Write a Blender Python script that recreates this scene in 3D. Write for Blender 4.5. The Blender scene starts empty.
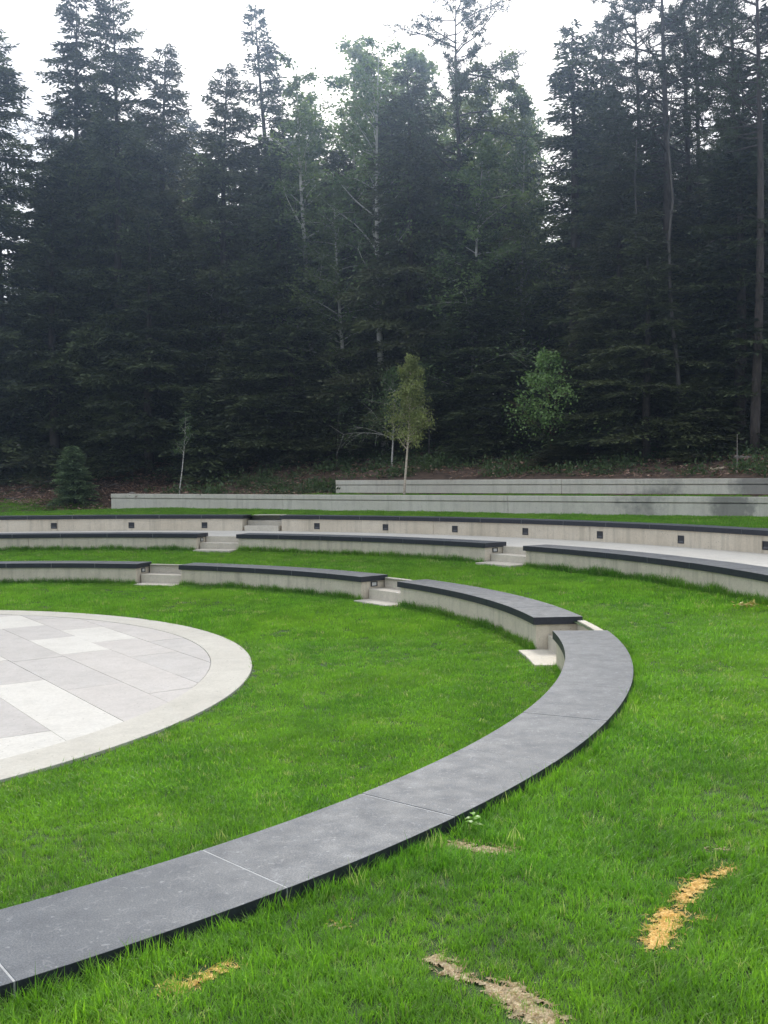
import bpy, math, random
import numpy as np
from mathutils import Vector, Matrix

random.seed(7)
rng = np.random.default_rng(11)
R_ = math.radians
SC = bpy.context.scene
COL = SC.collection

# ------------------------------------------------------------------ layout
CX, CY = -6.08, 9.06            # centre of the amphitheatre (camera stands over the origin)
CAMZ = 1.873
R1, R2, R3, BW = 7.60, 10.18, 12.50, 0.50
Z1, Z2, Z3 = 0.482, 0.833, 1.10      # seat tops
WALK = 0.77
CAP = 0.075
F = 997.7
LP = np.array([-7.75, 28.3])         # left end of the long lower wall
LD = np.array([0.841, -0.541]); LD /= np.linalg.norm(LD)
LN = np.array([-LD[1], LD[0]])
UPW_S = 6.9                          # where the upper wall starts
UPW_U = 1.30


def smooth(t):
    t = np.clip(t, 0, 1)
    return t * t * (3 - 2 * t)


def bumps(x, y, a=1.0):
    return a * (0.5 * np.sin(x * 1.7 + 1.3 * np.sin(y * 1.1)) + 0.3 * np.sin(y * 2.9 + x * 0.7) + 0.2 * np.sin(x * 5.1 - y * 3.7))


def z_inner(x, y):
    r = np.hypot(x - CX, y - CY)
    return 0.043 + 0.098 * smooth((r - 4.75) / 2.4) + bumps(x, y, 0.006)


def z_mid(x, y):
    r = np.hypot(x - CX, y - CY)
    return 0.432 + 0.037 * np.clip(r - 8.13, 0, 4) + bumps(x, y, 0.006)


def su(x, y):
    dx, dy = x - LP[0], y - LP[1]
    return dx * LD[0] + dy * LD[1], dx * LN[0] + dy * LN[1]


def z_front(x, y):
    s, u = su(x, y)
    return 1.08 - 0.12 * smooth((3 - s) / 6) + bumps(x, y, 0.01)


def z_left(x, y):
    s, u = su(x, y)
    u0 = 1.3 * (1 - smooth((s + 3.0) / 2.7))
    return 0.95 + 0.27 * np.clip(u + u0, 0, 7.8) + 0.06 * np.clip(u - 8.5, 0, 60) + bumps(x, y, 0.06) * smooth(u / 2) + bumps(x, y, 0.01)


def z_back(x, y, right):
    s, u = su(x, y)
    zr = 1.80 + 0.19 * np.clip(u - UPW_U, 0, 9) + 0.05 * np.clip(u - 10.3, 0, 60)
    if not right:
        zr = zr - 0.34 * (1 - smooth((u - UPW_U) / 4.5))
    zr = np.where(u < UPW_U, 1.455, zr)
    if not right:      # run smoothly into the slope left of the wall end
        k = (1 - smooth(s / 3.5)) * smooth((u - 0.3) / 1.2)
        zr = zr * (1 - k) + (0.95 + 0.27 * np.clip(u, 0, 7.8) + 0.06 * np.clip(u - 8.5, 0, 60)) * k
    return zr + bumps(x, y, 0.05) * smooth((u - UPW_U) / 2)


def ground_z(x, y):
    s, u = su(x, y)
    if s < 0:
        return float(z_left(x, y))
    return float(z_back(x, y, s > UPW_S))


def at(px, depth):
    """world x for a picture column at a given distance"""
    return (px - 384) / F * depth


def z_at(py, px, depth):
    ang = math.atan((512 - py - 0.0061 * (px - 384)) / F) - 0.03403
    return CAMZ + depth * math.tan(ang)


# ------------------------------------------------------------------ helpers
def link(o, parent=None):
    COL.objects.link(o)
    if parent is not None:
        o.parent = parent
    return o


def tag(o, label=None, cat=None, group=None, kind=None):
    if label: o['label'] = label
    if cat: o['category'] = cat
    if group: o['group'] = group
    if kind: o['kind'] = kind
    return o


def empty(name, loc=(0, 0, 0), rz=0):
    o = bpy.data.objects.new(name, None)
    o.location = loc
    o.rotation_euler = (0, 0, rz)
    o.empty_display_size = 0.2
    return link(o)


def fast_mesh(name, V, faces_n, tones=None, mats=(), smooth_shade=False):
    """V (N*k,3) consecutive faces with k verts each"""
    k = faces_n
    n = len(V) // k
    me = bpy.data.meshes.new(name)
    me.vertices.add(n * k)
    me.vertices.foreach_set('co', V.astype(np.float32).ravel())
    me.loops.add(n * k)
    me.loops.foreach_set('vertex_index', np.arange(n * k, dtype=np.int32))
    me.polygons.add(n)
    me.polygons.foreach_set('loop_start', np.arange(0, n * k, k, dtype=np.int32))
    me.polygons.foreach_set('loop_total', np.full(n, k, dtype=np.int32))
    if tones is not None:
        a = me.attributes.new('tone', 'FLOAT', 'POINT')
        a.data.foreach_set('value', np.repeat(tones, k).astype(np.float32))
    me.update(calc_edges=True)
    for m in mats:
        me.materials.append(m)
    return me


class MB:
    def __init__(s):
        s.v = []; s.f = []; s.m = []

    def add(s, vs, fs, m=0):
        b = len(s.v)
        s.v += [tuple(p) for p in vs]
        s.f += [tuple(b + i for i in f) for f in fs]
        s.m += [m] * len(fs)

    def box(s, x0, x1, y0, y1, z0, z1, M=None, m=0):
        vs = [Vector((x, y, z)) for z in (z0, z1) for y in (y0, y1) for x in (x0, x1)]
        if M is not None: vs = [M @ v for v in vs]
        s.add(vs, [(0, 2, 3, 1), (4, 5, 7, 6), (0, 1, 5, 4), (2, 6, 7, 3), (0, 4, 6, 2), (1, 3, 7, 5)], m)

    def tube(s, pts, rads, n=6, m=0, cap=True):
        pts = [Vector(p) for p in pts]
        rings = []
        up = Vector((0.123, 0.9, 0.2))
        for i, p in enumerate(pts):
            d = (pts[min(i + 1, len(pts) - 1)] - pts[max(i - 1, 0)]).normalized()
            a = d.cross(up)
            if a.length < 1e-3: a = d.cross(Vector((1, 0, 0)))
            a.normalize(); b = d.cross(a)
            rings.append([p + (a * math.cos(2 * math.pi * k / n) + b * math.sin(2 * math.pi * k / n)) * rads[i] for k in range(n)])
        vs = [v for r in rings for v in r]
        fs = []
        for i in range(len(pts) - 1):
            for k in range(n):
                fs.append((i * n + k, i * n + (k + 1) % n, (i + 1) * n + (k + 1) % n, (i + 1) * n + k))
        if cap:
            fs.append(tuple(range(n))[::-1]); fs.append(tuple((len(pts) - 1) * n + k for k in range(n)))
        s.add(vs, fs, m)

    def arc(s, r0, r1, z0, z1, a0, a1, step=1.0, mt=0, ms=0):
        """curved block about the amphitheatre centre, angles in degrees; mt = top material, ms = side material"""
        n = max(2, int(abs(a1 - a0) / step) + 1)
        vs = []
        for i in range(n + 1):
            a = R_(a0 + (a1 - a0) * i / n)
            c, q = math.cos(a), math.sin(a)
            for r, z in ((r0, z0), (r1, z0), (r1, z1), (r0, z1)):
                vs.append((CX + r * c, CY + r * q, z))
        top, side = [], []
        for i in range(n):
            b = 4 * i; e = b + 4
            side += [(b, b + 1, e + 1, e), (b + 1, b + 2, e + 2, e + 1), (b + 3, b, e, e + 3)]
            top.append((b + 2, b + 3, e + 3, e + 2))
        side += [(0, 3, 2, 1), (4 * n, 4 * n + 1, 4 * n + 2, 4 * n + 3)]
        b = len(s.v)
        s.v += vs
        s.f += [tuple(b + i for i in f) for f in side]; s.m += [ms] * len(side)
        s.f += [tuple(b + i for i in f) for f in top]; s.m += [mt] * len(top)

    def mesh(s, name, mats, shade=False):
        me = bpy.data.meshes.new(name)
        me.from_pydata(s.v, [], s.f)
        for m in mats: me.materials.append(m)
        me.polygons.foreach_set('material_index', s.m)
        if shade: me.polygons.foreach_set('use_smooth', [True] * len(s.f))
        me.update()
        return me

    def build(s, name, mats, parent=None, bevel=0, shade=False):
        if not isinstance(mats, (list, tuple)): mats = [mats]
        o = bpy.data.objects.new(name, s.mesh(name, mats, shade))
        link(o, parent)
        if bevel:
            b = o.modifiers.new('bevel', 'BEVEL'); b.width = bevel; b.segments = 2; b.limit_method = 'ANGLE'; b.angle_limit = R_(40)
        return o


# ------------------------------------------------------------------ materials
class NT:
    def __init__(s, name):
        s.m = bpy.data.materials.new(name); s.m.use_nodes = True
        s.t = s.m.node_tree; s.N = s.t.nodes; s.L = s.t.links
        s.bsdf = s.N['Principled BSDF']; s.out = s.N['Material Output']

    def n(s, typ, **kw):
        x = s.N.new(typ)
        for k, v in kw.items():
            if k in x.inputs.keys(): x.inputs[k].default_value = v
            else: setattr(x, k, v)
        return x

    def l(s, a, b): s.L.new(a, b)

    def pos(s, scale=(1, 1, 1)):
        g = s.n('ShaderNodeNewGeometry'); mp = s.n('ShaderNodeMapping'); mp.inputs['Scale'].default_value = scale
        s.l(g.outputs['Position'], mp.inputs['Vector'])
        return mp.outputs['Vector']

    def noise(s, vec, scale, detail=4, rough=0.55):
        x = s.n('ShaderNodeTexNoise'); x.inputs['Scale'].default_value = scale; x.inputs['Detail'].default_value = detail; x.inputs['Roughness'].default_value = rough
        s.l(vec, x.inputs['Vector']); return x.outputs['Fac']

    def ramp(s, fac, stops):
        x = s.n('ShaderNodeValToRGB'); e = x.color_ramp.elements
        while len(e) < len(stops): e.new(0.5)
        for i, (p, c) in enumerate(stops):
            e[i].position = p
            e[i].color = (c[0], c[1], c[2], 1) if isinstance(c, (tuple, list)) else (c, c, c, 1)
        s.l(fac, x.inputs['Fac']); return x.outputs['Color']

    def mix(s, fac, a, b, mode='MIX'):
        x = s.n('ShaderNodeMix'); x.data_type = 'RGBA'; x.blend_type = mode
        for sock, v in ((x.inputs[0], fac), (x.inputs[6], a), (x.inputs[7], b)):
            if isinstance(v, bpy.types.NodeSocket): s.l(v, sock)
            elif isinstance(v, (tuple, list)): sock.default_value = (v[0], v[1], v[2], 1)
            else: sock.default_value = v
        return x.outputs[2]

    def bump(s, h, strength=0.3, dist=0.01):
        b = s.n('ShaderNodeBump'); b.inputs['Strength'].default_value = strength; b.inputs['Distance'].default_value = dist
        s.l(h, b.inputs['Height']); s.l(b.outputs['Normal'], s.bsdf.inputs['Normal'])


def mat_concrete(name, a, b, streak=0.5, zscale=0.25, rough=0.85, stains=None):
    t = NT(name); P = t.pos()
    big = t.noise(P, 0.9, 5, 0.6); fine = t.noise(P, 45, 4, 0.6); st = t.noise(t.pos((5.0, 5.0, zscale)), 1.6, 5, 0.65)
    blot = t.noise(P, 4.5, 5, 0.7)
    c = t.mix(t.ramp(big, [(0.3, 0), (0.7, 1)]), a, b)
    c = t.mix(t.ramp(blot, [(0.45, 0.0), (0.75, 0.45)]), c, tuple(x * 0.72 for x in a))
    c = t.mix(t.ramp(st, [(0.5, 0), (0.72, streak)]), c, tuple(x * q for x, q in zip(a, (0.45, 0.46, 0.44))))
    c = t.mix(t.ramp(fine, [(0.35, 0.25), (0.6, 0.0)]), c, tuple(x * 0.6 for x in a))
    # small pin holes
    vo = t.n('ShaderNodeTexVoronoi'); vo.inputs['Scale'].default_value = 14; t.l(P, vo.inputs['Vector'])
    c = t.mix(t.ramp(vo.outputs['Distance'], [(0.07, 0.7), (0.10, 0.0)]), c, tuple(x * 0.35 for x in a))
    if stains:
        for (pos, rad) in stains:
            v = t.n('ShaderNodeVectorMath', operation='DISTANCE'); g = t.n('ShaderNodeNewGeometry')
            t.l(g.outputs['Position'], v.inputs[0]); v.inputs[1].default_value = pos
            ad = t.n('ShaderNodeMath', operation='MULTIPLY_ADD'); t.l(t.noise(P, 5, 4, 0.7), ad.inputs[0]); ad.inputs[1].default_value = -0.7; t.l(v.outputs['Value'], ad.inputs[2])
            c = t.mix(t.ramp(ad.outputs[0], [(max(rad - 0.5, 0.0), 0.6), (rad - 0.2, 0.0)]), c, (0.10, 0.10, 0.105))
    t.l(c, t.bsdf.inputs['Base Color']); t.bsdf.inputs['Roughness'].default_value = rough
    t.bump(t.noise(P, 60, 4, 0.7), 0.25, 0.004)
    return t.m


def mat_stone_top():
    t = NT('bluestone_top'); P = t.pos()
    big = t.noise(P, 1.3, 4, 0.6); mid = t.noise(P, 9, 5, 0.65); fine = t.noise(P, 170, 4, 0.8)
    c = t.mix(t.ramp(big, [(0.3, 0), (0.7, 1)]), (0.132, 0.146, 0.161), (0.185, 0.200, 0.216))
    c = t.mix(t.ramp(mid, [(0.35, 0.0), (0.7, 0.6)]), c, (0.098, 0.108, 0.124))
    c = t.mix(t.ramp(fine, [(0.42, 0.7), (0.60, 0.0)]), c, (0.045, 0.052, 0.063))
    # pale curved flecks like shell fossils
    dis = t.n('ShaderNodeTexNoise'); dis.inputs['Scale'].default_value = 9; t.l(P, dis.inputs['Vector'])
    av = t.n('ShaderNodeVectorMath', operation='MULTIPLY_ADD'); t.l(dis.outputs['Color'], av.inputs[0]); av.inputs[1].default_value = (0.12, 0.12, 0.12); t.l(P, av.inputs[2])
    vo = t.n('ShaderNodeTexVoronoi'); vo.feature = 'DISTANCE_TO_EDGE'; vo.inputs['Scale'].default_value = 26; t.l(av.outputs[0], vo.inputs['Vector'])
    gate = t.ramp(t.noise(P, 17, 3, 0.6), [(0.54, 0), (0.62, 1)])
    line = t.ramp(vo.outputs['Distance'], [(0.02, 0.24), (0.09, 0.0)])
    c = t.mix(t.mix(1.0, line, gate, 'MULTIPLY'), c, (0.30, 0.315, 0.33))
    fl = t.noise(P, 38, 2, 0.5)
    c = t.mix(t.ramp(fl, [(0.66, 0.0), (0.74, 0.5)]), c, (0.28, 0.295, 0.31))
    t.l(c, t.bsdf.inputs['Base Color'])
    rr = t.ramp(mid, [(0.3, 0.50), (0.7, 0.66)]); t.l(rr, t.bsdf.inputs['Roughness']); t.bsdf.inputs['IOR'].default_value = 1.45; t.bsdf.inputs['Specular IOR Level'].default_value = 0.28
    t.bump(fine, 0.15, 0.002)
    return t.m


def mat_simple(name, a, b, scale=8, rough=0.7, bump=0.2, detail=4, dist=0.01, stretch=(1, 1, 1), coord='pos'):
    t = NT(name)
    if coord == 'obj':
        tc = t.n('ShaderNodeTexCoord'); mp = t.n('ShaderNodeMapping'); mp.inputs['Scale'].default_value = stretch
        t.l(tc.outputs['Object'], mp.inputs['Vector']); P = mp.outputs['Vector']
    else:
        P = t.pos(stretch)
    f = t.noise(P, scale, detail, 0.6)
    t.l(t.ramp(f, [(0.3, a), (0.7, b)]), t.bsdf.inputs['Base Color'])
    t.bsdf.inputs['Roughness'].default_value = rough
    if bump: t.bump(f, bump, dist)
    return t.m


def mat_leaf(name, dark, light, trans=0.3, rough=0.6, obj_var=0.25, world_var=None, tscale=1.6, dry=None):
    t = NT(name)
    at_ = t.n('ShaderNodeAttribute', attribute_name='tone')
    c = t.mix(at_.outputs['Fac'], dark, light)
    oi = t.n('ShaderNodeObjectInfo')
    c = t.mix(t.ramp(oi.outputs['Random'], [(0, obj_var), (1, 0.0)]), c, tuple(x * 0.45 for x in dark))
    hue = t.n('ShaderNodeMath', operation='FRACT'); hm_ = t.n('ShaderNodeMath', operation='MULTIPLY'); hm_.inputs[1].default_value = 7.31; t.l(oi.outputs['Random'], hm_.inputs[0]); t.l(hm_.outputs[0], hue.inputs[0])
    if not world_var: c = t.mix(t.ramp(hue.outputs[0], [(0.45, 0.0), (1.0, 0.45)]), c, (light[0] * 0.75, light[1] * 0.55, light[2] * 0.55))
    if world_var:
        w = t.noise(t.pos(), world_var[0], 3, 0.55)
        c = t.mix(t.ramp(w, [(0.38, 0), (0.66, world_var[2])]), c, world_var[1])
        w2 = t.noise(t.pos(), world_var[0] * 4.1, 2, 0.5)
        c = t.mix(t.ramp(w2, [(0.35, 0.4), (0.6, 0.0)]), c, tuple(x * 0.6 for x in dark))
    if dry:
        c = t.mix(t.ramp(oi.outputs['Random'], [(0.955, 0), (0.965, 0.7)]), c, dry)
    t.l(c, t.bsdf.inputs['Base Color']); t.bsdf.inputs['Roughness'].default_value = rough
    tr = t.n('ShaderNodeBsdfTranslucent'); t.l(t.mix(1.0, c, (tscale, tscale * 1.05, tscale * 0.6), 'MULTIPLY'), tr.inputs['Color'])
    ms = t.n('ShaderNodeMixShader'); ms.inputs[0].default_value = trans
    t.l(t.bsdf.outputs[0], ms.inputs[1]); t.l(tr.outputs[0], ms.inputs[2]); t.l(ms.outputs[0], t.out.inputs['Surface'])
    return t.m


M = {}
M['bench_conc'] = mat_concrete('bench_concrete', (0.68, 0.595, 0.465), (0.79, 0.71, 0.58), 0.5)
M['wall_conc'] = mat_concrete('long_wall_concrete', (0.70, 0.65, 0.555), (0.79, 0.745, 0.65), 0.38,
                              stains=[((at(652, 20.6), 20.6, 1.25), 0.75), ((at(733, 19.2), 19.2, 1.3), 0.40), ((at(768, 19.9), 20.1, 1.7), 0.55)])
M['walk'] = mat_concrete('walkway_concrete', (0.66, 0.63, 0.56), (0.74, 0.71, 0.64), 0.12, 5.0)
M['step'] = mat_concrete('step_concrete', (0.60, 0.55, 0.455), (0.70, 0.65, 0.55), 0.25, 2.0)
M['rim'] = mat_concrete('rim_concrete', (0.47, 0.45, 0.395), (0.545, 0.525, 0.465), 0.15, 5.0)
M['stone'] = mat_stone_top()
M['edge'] = mat_simple('bluestone_edge', (0.012, 0.014, 0.021), (0.026, 0.030, 0.041), 30, 0.55, 0.1)
M['grout'] = mat_simple('pale_grout', (0.34, 0.35, 0.35), (0.43, 0.44, 0.44), 40, 0.9, 0.1)
M['pave_grey'] = mat_concrete('grey_paver', (0.455, 0.43, 0.405), (0.505, 0.48, 0.455), 0.12, 5.0, 0.8)
M['pave_grey2'] = mat_concrete('darker_grey_paver', (0.43, 0.41, 0.39), (0.475, 0.455, 0.435), 0.12, 5.0, 0.8)
M['pave_white'] = mat_concrete('white_paver', (0.545, 0.53, 0.49), (0.60, 0.585, 0.54), 0.08, 5.0, 0.8)
M['joint'] = mat_simple('paver_joint', (0.26, 0.25, 0.24), (0.36, 0.35, 0.34), 20, 0.95, 0.1)
M['lawn_soil'] = mat_simple('lawn_soil', (0.018, 0.042, 0.006), (0.035, 0.075, 0.010), 7, 0.95, 0.4)
M['forest_soil'] = mat_simple('forest_litter', (0.045, 0.030, 0.022), (0.17, 0.11, 0.075), 5, 0.95, 0.6, 8, 0.05)
M['far_soil'] = mat_simple('far_soil', (0.03, 0.035, 0.015), (0.05, 0.06, 0.03), 0.5, 0.95, 0.2)
M['metal'] = mat_simple('dark_fixture_metal', (0.02, 0.022, 0.026), (0.035, 0.036, 0.042), 40, 0.45, 0.05)
M['lens'] = mat_simple('frosted_lens', (0.55, 0.55, 0.52), (0.68, 0.68, 0.64), 30, 0.3, 0.0)
M['louvre'] = mat_simple('dark_louvre', (0.05, 0.052, 0.06), (0.09, 0.092, 0.10), 40, 0.4, 0.05)
M['bark'] = mat_simple('conifer_bark', (0.030, 0.024, 0.022), (0.105, 0.085, 0.075), 6, 0.9, 0.8, 6, 0.03, (2.5, 2.5, 0.6), 'obj')
M['bark_grey'] = mat_simple('grey_bark', (0.055, 0.05, 0.045), (0.15, 0.135, 0.125), 6, 0.9, 0.6, 6, 0.02, (2.5, 2.5, 0.5), 'obj')
M['dead'] = mat_simple('dead_wood', (0.14, 0.125, 0.11), (0.30, 0.27, 0.24), 8, 0.9, 0.4, 5, 0.01, (2, 2, 0.5), 'obj')
M['bark_red'] = mat_simple('reddish_bark', (0.10, 0.04, 0.025), (0.18, 0.075, 0.05), 9, 0.8, 0.3, 4, 0.01, (1, 1, 2.0), 'obj')
M['cut_wood'] = mat_simple('cut_wood', (0.45, 0.36, 0.24), (0.62, 0.52, 0.38), 12, 0.8, 0.3)


def mat_birch_bark(name, base, dark):
    t = NT(name); tc = t.n('ShaderNodeTexCoord'); mp = t.n('ShaderNodeMapping'); mp.inputs['Scale'].default_value = (1.2, 1.2, 9)
    t.l(tc.outputs['Object'], mp.inputs['Vector'])
    f = t.noise(mp.outputs['Vector'], 2.2, 5, 0.7)
    g = t.noise(tc.outputs['Object'], 1.5, 2, 0.5)
    c = t.mix(t.ramp(f, [(0.52, 0), (0.62, 0.85)]), base, dark)
    c = t.mix(t.ramp(g, [(0.4, 0), (0.7, 0.4)]), c, tuple(x * 0.6 for x in base))
    t.l(c, t.bsdf.inputs['Base Color']); t.bsdf.inputs['Roughness'].default_value = 0.7
    t.bump(f, 0.3, 0.01)
    return t.m


M['birch'] = mat_birch_bark('birch_bark', (0.66, 0.63, 0.58), (0.06, 0.05, 0.045))
M['birch_young'] = mat_birch_bark('young_birch_bark', (0.66, 0.56, 0.45), (0.26, 0.16, 0.10))
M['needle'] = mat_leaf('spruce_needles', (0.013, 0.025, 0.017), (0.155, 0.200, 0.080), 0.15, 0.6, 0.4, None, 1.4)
M['needle_pine'] = mat_leaf('pine_needles', (0.032, 0.052, 0.028), (0.08, 0.11, 0.05), 0.15, 0.6, 0.35, None, 1.4)
M['leaf_birch'] = mat_leaf('birch_leaves', (0.060, 0.105, 0.045), (0.20, 0.28, 0.115), 0.42, 0.5, 0.3, None, 1.5)
M['leaf_young'] = mat_leaf('young_birch_leaves', (0.12, 0.19, 0.05), (0.36, 0.44, 0.16), 0.35, 0.5, 0.1, None, 1.4)
M['leaf_rowan'] = mat_leaf('broad_leaves', (0.06, 0.125, 0.03), (0.31, 0.46, 0.17), 0.35, 0.4, 0.1, None, 1.5)
M['leaf_shrub'] = mat_leaf('shrub_leaves', (0.045, 0.085, 0.03), (0.13, 0.21, 0.075), 0.3, 0.5, 0.4, None, 1.4)
M['grass'] = mat_leaf('grass_blades', (0.072, 0.232, 0.013), (0.270, 0.540, 0.055), 0.45, 0.5, 0.30,
                      (0.55, (0.235, 0.42, 0.035), 0.6), 1.5, (0.42, 0.44, 0.22))
M['straw'] = mat_leaf('straw', (0.60, 0.38, 0.10), (0.88, 0.64, 0.24), 0.2, 0.8, 0.1, None, 1.2)
M['straw_pale'] = mat_leaf('pale_straw', (0.34, 0.25, 0.13), (0.60, 0.50, 0.30), 0.2, 0.8, 0.1, None, 1.2)
M['sand'] = mat_simple('yellow_sand', (0.66, 0.42, 0.13), (0.88, 0.62, 0.25), 60, 0.95, 0.7, 6, 0.01)
M['sand_pale'] = mat_simple('pale_soil', (0.34, 0.26, 0.15), (0.60, 0.50, 0.33), 60, 0.95, 0.7, 6, 0.01)
M['litter'] = mat_leaf('dry_leaf', (0.20, 0.11, 0.075), (0.58, 0.41, 0.31), 0.1, 0.8, 0.5, None, 1.2)
M['seedling'] = mat_leaf('seedling_leaf', (0.20, 0.42, 0.05), (0.32, 0.58, 0.12), 0.4, 0.4, 0.1, None, 1.4)
M['needle_light'] = mat_leaf('young_spruce_needles', (0.07, 0.12, 0.06), (0.27, 0.37, 0.18), 0.2, 0.6, 0.1, None, 1.4)
M['yellow_leaf'] = mat_leaf('yellow_leaf', (0.42, 0.34, 0.08), (0.7, 0.6, 0.25), 0.2, 0.6, 0.1, None, 1.2)


# ------------------------------------------------------------------ the setting: ground sheets
def grid_sheet(name, us, vs, fn, mat, mask=None, mats_fn=None):
    U, V = np.meshgrid(us, vs, indexing='ij')
    X, Y, Z = fn(U, V)
    co = np.stack([X, Y, Z], -1).reshape(-1, 3)
    nu, nv = len(us), len(vs)
    idx = np.arange(nu * nv).reshape(nu, nv)
    q = np.stack([idx[:-1, :-1], idx[1:, :-1], idx[1:, 1:], idx[:-1, 1:]], -1).reshape(-1, 4)
    if mask is not None:
        keep = mask(co[q].mean(1)); q = q[keep]
    me = bpy.data.meshes.new(name)
    me.from_pydata(co.tolist(), [], q.tolist()); me.update()
    me.polygons.foreach_set('use_smooth', [True] * len(q))
    me.materials.append(mat)
    # face up
    if len(q) and me.polygons[len(q) // 2].normal.z < 0: me.flip_normals()
    o = bpy.data.objects.new(name, me); link(o); tag(o, kind='structure')
    return o


def polar(zf):
    def f(r, a):
        x = CX + r * np.cos(a); y = CY + r * np.sin(a); return x, y, zf(x, y)
    return f


def sheet_su(zf):
    def f(s, u):
        x = LP[0] + s * LD[0] + u * LN[0]; y = LP[1] + s * LD[1] + u * LN[1]
        return x, y, zf(x, y)
    return f


grid_sheet('lawn_inner', np.linspace(4.76, 7.72, 24), np.radians(np.linspace(-180, 180, 241)), polar(z_inner), M['lawn_soil'])
grid_sheet('lawn_middle', np.linspace(8.0, 10.30, 20), np.radians(np.linspace(-180, 180, 241)), polar(z_mid), M['lawn_soil'])
grid_sheet('lawn_middle', np.concatenate([np.linspace(10.30, 14, 12), np.linspace(16, 60, 12)]), np.radians(np.linspace(-219, -10, 141)), polar(z_mid), M['lawn_soil'])


def front_mask(c):
    r = np.hypot(c[:, 0] - CX, c[:, 1] - CY); a = np.degrees(np.arctan2(c[:, 1] - CY, c[:, 0] - CX))
    return (r > 12.72) & (a > -9.5) & (a < 140)


grid_sheet('lawn_outer', np.arange(-30, 40, 0.18), np.concatenate([np.arange(-22, 0, 0.2), [0.12]]), sheet_su(z_front), M['lawn_soil'], front_mask)
vb = np.concatenate([[0.12, UPW_U - 0.002, UPW_U + 0.10, UPW_U + 0.12], np.arange(1.8, 16, 0.4), np.arange(17, 80, 3)])
grid_sheet('forest_floor', np.arange(-12, 0.01, 0.4), np.array([-1.6, -1.2, -0.8, -0.4, 0.0, 0.20]), sheet_su(z_left), M['forest_soil'])
grid_sheet('forest_floor', np.concatenate([np.arange(-60, -0.1, 0.4), [0.0, 0.15, 0.6, 1.2]]), np.concatenate([[0.20], np.arange(0.3, 16, 0.4), np.arange(17, 80, 3)]), sheet_su(z_left), M['forest_soil'])
grid_sheet('forest_floor', np.arange(0.12, UPW_S + 0.2, 0.33), vb, sheet_su(lambda x, y: z_back(x, y, False)), M['forest_soil'])
grid_sheet('forest_floor', np.arange(UPW_S + 0.1, 70, 0.4), vb, sheet_su(lambda x, y: z_back(x, y, True)), M['forest_soil'])
b = MB(); b.add([(-300, -300, -0.35), (300, -300, -0.35), (300, 300, -0.35), (-300, 300, -0.35)], [(0, 1, 2, 3)])
tag(b.build('ground', M['far_soil']), kind='structure')

# walkway between the second and third ring
b = MB()
ang = [-8.0 + 148 / 20 * i for i in range(21)]
for i in range(20):
    b.arc(R2 + BW - 0.004, R3 + 0.035, 0.30, WALK, ang[i] + 0.02, ang[i + 1] - 0.02, 1.0)
tag(b.build('walkway', M['walk'], bevel=0.006), kind='structure')


# ------------------------------------------------------------------ plaza paving
def clip_poly(poly, rad, n=96):
    for i in range(n):
        a = 2 * math.pi * i / n
        nx, ny = math.cos(a), math.sin(a)
        out = []
        for j in range(len(poly)):
            p, q = poly[j], poly[(j + 1) % len(poly)]
            dp, dq = p[0] * nx + p[1] * ny - rad, q[0] * nx + q[1] * ny - rad
            if dp <= 0: out.append(p)
            if dp * dq < 0:
                t = dp / (dp - dq); out.append((p[0] + t * (q[0] - p[0]), p[1] + t * (q[1] - p[1])))
        poly = out
        if len(poly) < 3: return []
    return poly


PSH = (-0.075, -0.02, 0)
b = MB()
E1, E2 = (0.581, -0.814), (0.814, 0.581)
prng = random.Random(5)
T0, TP, SP = 1.95, 0.527, 0.565
known = {0: [(-0.54, 0.58, 2), (0.58, 1.8, 1), (1.8, 6.0, 2)], 1: [(-0.5, 0.7, 1), (0.7, 2.365, 0), (2.365, 6, 0)],
         2: [(-2.8, -1.66, 2), (-1.66, -0.54, 0), (-0.54, 0.59, 2), (0.59, 2.93, 0), (2.93, 6, 0)],
         3: [(-2.2, -1.08, 0), (-1.08, 0.03, 2), (0.03, 1.15, 0), (1.15, 2.3, 0), (2.3, 6, 0)],
         -1: [(0.6, 1.72, 0), (1.72, 3.69, 1), (3.69, 6, 2)]}
for k in range(-13, 6):
    rows = list(known.get(k, []))
    s = rows[0][0] if rows else 6.0
    while s > -6:
        w = prng.choice([1, 2, 2, 3]) * SP
        rows.append((s - w, s, prng.choice([0, 0, 0, 1, 2]))); s -= w
    for (s0, s1, m) in rows:
        t0, t1 = T0 + k * TP, T0 + (k + 1) * TP
        g = 0.0025
        if m == 2: g = 0.0015
        rect = [(s0 + g, t0 + g), (s1 - g, t0 + g), (s1 - g, t1 - g), (s0 + g, t1 - g)]
        pl = clip_poly([(p[0] * E1[0] + p[1] * E2[0], p[0] * E1[1] + p[1] * E2[1]) for p in rect], 4.494)
        if len(pl) < 3: continue
        dz = prng.uniform(-0.0015, 0.0015)
        n = len(pl)
        vs = [(CX + x, CY + y, 0.06 + dz) for x, y in pl] + [(CX + x, CY + y, 0.02) for x, y in pl]
        mi = (m + 0 if m != 0 else (0 if prng.random() < 0.7 else 1))
        b.add(vs, [tuple(range(n))] + [(i, n + i, n + (i + 1) % n, (i + 1) % n) for i in range(n)], mi)
me = b.mesh('plaza_paving', [M['pave_grey'], M['pave_grey2'], M['pave_white']])
import bmesh
bm = bmesh.new(); bm.from_mesh(me); bmesh.ops.recalc_face_normals(bm, faces=bm.faces); bm.to_mesh(me); bm.free()
o = link(bpy.data.objects.new('plaza_paving', me)); tag(o, kind='structure'); o.location = PSH
b = MB(); n = 96
b.add([(CX + 4.6 * math.cos(2 * math.pi * i / n), CY + 4.6 * math.sin(2 * math.pi * i / n), 0.048) for i in range(n)], [tuple(range(n))])
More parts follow.
